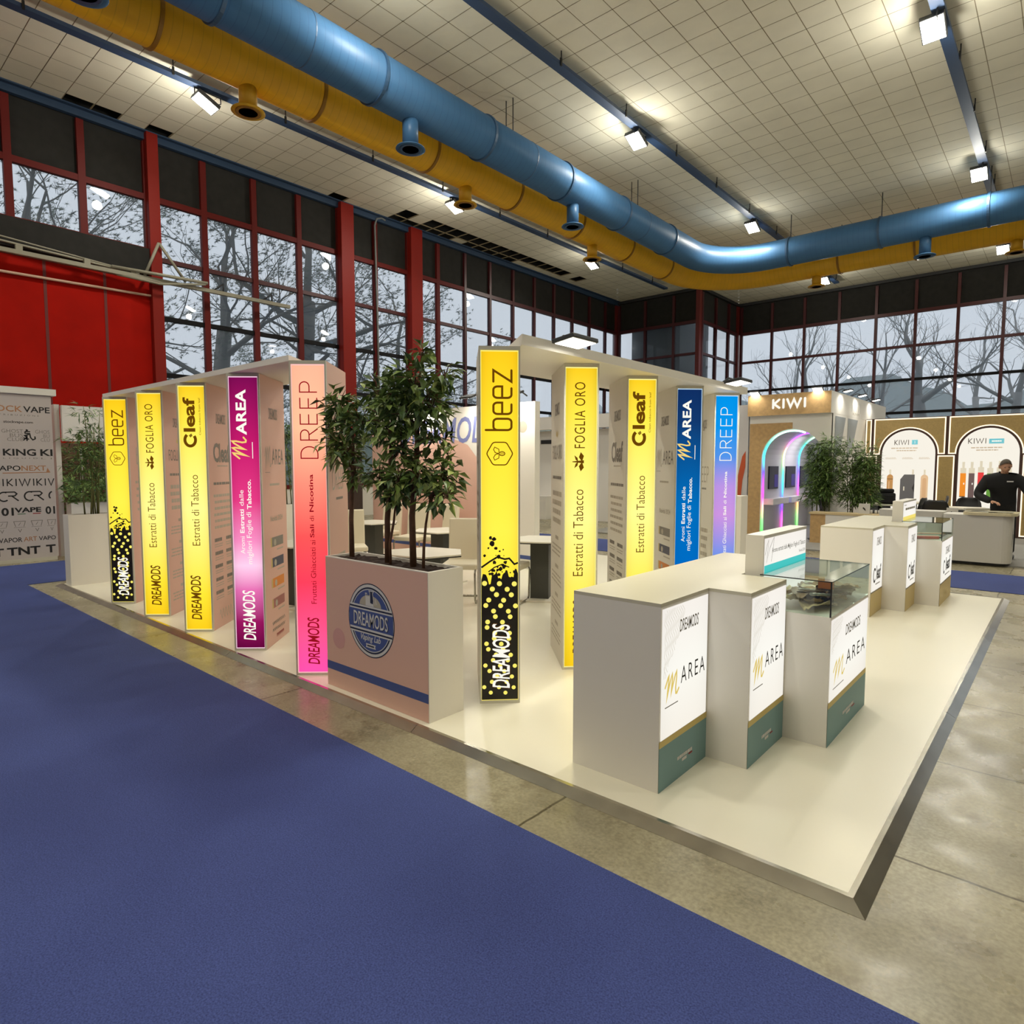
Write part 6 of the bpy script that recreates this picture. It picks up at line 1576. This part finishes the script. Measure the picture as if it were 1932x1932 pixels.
# ================================================================== OUTSIDE
def tree_mat(nm, rgb): return mat(nm, rgb, 0.9)
TRUNK = tree_mat('tree_bark', (122, 116, 108)); PINE = [tree_mat('pine_needles_a', (92, 108, 84)), tree_mat('pine_needles_b', (112, 126, 98))]
LIM = [0, 0, 0, 0]      # tree position and the outer faces of the hall it must stay clear of
def clear(q): return LIM[0] + q[0] < LIM[2] or LIM[1] + q[1] > LIM[3]
def grow(g, rn, p, d, L, r, depth, tips, spread, up, minr=0.008):
    n = 3
    pts = [p]; rs = [r]; q = Vector(p); dd = Vector(d)
    for k in range(n):
        dd = (dd + Vector((rn.uniform(-1, 1), rn.uniform(-1, 1), rn.uniform(-1, 1))) * 0.16 + Vector((0, 0, up))).normalized()
        if not clear(q + dd * (L / n)):
            if LIM[1] < 33: dd.x = -abs(dd.x) - 0.4
            else: dd.y = abs(dd.y) + 0.4
            dd.normalize()
            if not clear(q + dd * (L / n)): break
        q = q + dd * (L / n); pts.append(q.copy()); rs.append(max(minr * 0.6, r * (1 - 0.35 * (k + 1) / n)))
    if len(pts) < 2: return
    g.tube(pts, rs, 6 if r > 0.06 else 4, TRUNK, cap=False)
    if depth == 0 or r < minr:
        tips.append((q, dd)); return
    nb = rn.choice((2, 3, 3))
    for k in range(nb):
        f = rn.uniform(0.45, 1.0) if k else 1.0
        bp_ = Vector(pts[0]) + (q - Vector(pts[0])) * f if f < 1 else q
        ax = Vector((rn.uniform(-1, 1), rn.uniform(-1, 1), rn.uniform(-0.6, 0.8)))
        nd = (dd + ax.normalized() * spread * rn.uniform(0.6, 1.2)).normalized()
        grow(g, rn, bp_, nd, L * rn.uniform(0.62, 0.86), rs[-1] * (0.85 if k == 0 else rn.uniform(0.5, 0.72)), depth - 1, tips, spread, up, minr)
def outdoor_tree(name, label, x, y, seed, h, r, depth, spread, up, foliage, lean=(0, 0), cat='tree', group=None):
    global TRUNK
    TRUNK = tree_mat('tree_bark', (122, 116, 108)) if foliage else tree_mat('bare_bark', (150, 146, 142))
    rn = random.Random(seed)
    LIM[:] = [x, y, -18.6, 33.6]
    t = thing(name, label, cat, (x, y, 0), 0, group)
    g = G(); tips = []
    top = Vector((lean[0], lean[1], h))
    g.tube([(0, 0, -0.1), tuple(top * 0.5 + Vector((0.1, -0.1, 0))), tuple(top)], [r, r * 0.85, r * 0.7], 10, TRUNK)
    for k in range(5 if foliage else 3):
        a = 2 * PI * k / 4 + rn.uniform(-.5, .5)
        f = rn.uniform(0.55, 1.0)
        grow(g, rn, top * f, Vector((math.cos(a), math.sin(a), 0.5)), h * 0.36, r * (0.3 if foliage else 0.42), depth, tips, spread, up)
    grow(g, rn, top, Vector((0.1, 0, 1)), h * 0.36, r * (0.42 if foliage else 0.6), depth, tips, spread, up)
    g.build('trunk', t)
    if foliage:
        lv = G()
        for q, dd in tips:
            for c in range(foliage):
                cc = q - dd * rn.uniform(0, 0.5) + Vector((rn.gauss(0, .22), rn.gauss(0, .22), rn.gauss(0, .16)))
                if not clear(cc + Vector((0.35, -0.35, 0))): continue
                m_ = PINE[rn.random() < 0.4]
                for z in range(12):
                    d = Vector((rn.gauss(0, 1), rn.gauss(0, 1), rn.gauss(0.2, 0.7))).normalized(); s_ = d.cross(Vector((rn.random(), rn.random(), rn.random()))).normalized() * 0.012
                    L = rn.uniform(0.07, 0.17)
                    i = [lv.vert(cc - s_), lv.vert(cc + s_), lv.vert(cc + d * L)]
                    lv.face(i, m_)
        lv.build('foliage', t)
GP = 'pines outside the left windows'
for k, (x, y, h, r, lean, lab) in enumerate(((-22.0, 2.2, 7.0, 0.34, (0.5, 0.8), 'pine outside the left windows above the red wall, farthest left'), (-21.5, 6.0, 6.0, 0.30, (0.3, -1.0), 'pine outside the left windows by the first thick red post'), (-23.0, 10.2, 6.5, 0.36, (0.0, 0.6), 'pine with a thick trunk outside between the first and second thick red posts'), (-21.2, 12.6, 7.5, 0.40, (0.2, 0.3), 'pine with a pale thick trunk outside just left of the second thick red post'), (-24.0, 15.2, 6.5, 0.3, (0.3, 1.0), 'pine outside between the second and third thick red posts'), (-23.5, 18.6, 6.0, 0.26, (0, 0.4), 'pine outside the left windows right of the third thick red post'))):
    outdoor_tree('pine_tree', lab, x, y, 100 + k, h, r, 5, 0.8, 0.0, 7, lean, 'tree', GP)
for k, (x, y) in enumerate(((-30, 4), (-31, 9.5), (-30.5, 15), (-31.5, 21), (-29, 27))):
    outdoor_tree('pine_tree', ['bushy pine in the back row outside, left of the first thick red post', 'bushy pine in the back row outside, behind the magenta tower windows', 'bushy pine in the back row outside, behind the second thick red post', 'bushy pine in the back row outside, behind the third thick red post', 'bushy pine in the back row outside, behind the big polka-dot tower windows'][k], x, y, 140 + k, 3.8, 0.26, 5, 0.85, 0.03, 9, (0, 0.3), 'tree', 'back row of pines outside')
GB = 'bare trees outside the far windows'
labs = ['bare tree outside the far windows just right of the jutting corner', 'second bare tree from the jutting corner outside the far windows', 'third bare tree from the jutting corner outside the far windows', 'thick bare tree with a forked trunk outside the far windows above the first lit arch', 'bare tree outside the far windows above the second lit arch', 'bare tree at the right edge outside the far windows', 'bare tree farther back outside the far windows, above the neon passage', 'bare tree farther back outside the far windows, right of the forked one']
for k, (x, y, h, r, lean) in enumerate(((-13.2, 38.5, 4.6, 0.2, (0.8, 0)), (-10.4, 37.5, 5.2, 0.24, (-0.9, 0.4)), (-8.4, 40, 5, 0.2, (0.4, 0)), (-5.2, 36.8, 5.0, 0.34, (-0.6, 0)), (-2.6, 38, 5, 0.24, (0.6, 0)), (0.4, 37, 5, 0.28, (0.2, 0)), (-12, 44, 5, 0.2, (0.3, 0)), (-4, 45, 5.5, 0.22, (-0.3, 0)))):
    outdoor_tree('bare_tree', labs[k], x, y, 200 + k, h, r, 6, 0.66, 0.05, 0, lean, 'tree', GB)
g = G()
rn = random.Random(9)
HILL = mat('haze_tinted_hedge', (186, 196, 196), 0.95)  # colour paled to carry distance haze and backlight
n = 40
g2 = []
for k in range(n + 1):
    x = -45 + 65 * k / n; g2.append((x, 58.0, 7.5 + 1.2 * math.sin(k * 0.7) + rn.uniform(-.5, .5)))
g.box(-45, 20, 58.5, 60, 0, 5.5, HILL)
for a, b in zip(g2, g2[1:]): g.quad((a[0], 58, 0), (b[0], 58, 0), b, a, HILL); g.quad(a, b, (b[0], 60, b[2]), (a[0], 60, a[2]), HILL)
g2 = G()
HL = mat('haze_tinted_shrubs', (150, 164, 148), 0.95, noise=(1.5, 0.35))  # haze is mixed into this grey-green
rn = random.Random(19)
pr_ = None
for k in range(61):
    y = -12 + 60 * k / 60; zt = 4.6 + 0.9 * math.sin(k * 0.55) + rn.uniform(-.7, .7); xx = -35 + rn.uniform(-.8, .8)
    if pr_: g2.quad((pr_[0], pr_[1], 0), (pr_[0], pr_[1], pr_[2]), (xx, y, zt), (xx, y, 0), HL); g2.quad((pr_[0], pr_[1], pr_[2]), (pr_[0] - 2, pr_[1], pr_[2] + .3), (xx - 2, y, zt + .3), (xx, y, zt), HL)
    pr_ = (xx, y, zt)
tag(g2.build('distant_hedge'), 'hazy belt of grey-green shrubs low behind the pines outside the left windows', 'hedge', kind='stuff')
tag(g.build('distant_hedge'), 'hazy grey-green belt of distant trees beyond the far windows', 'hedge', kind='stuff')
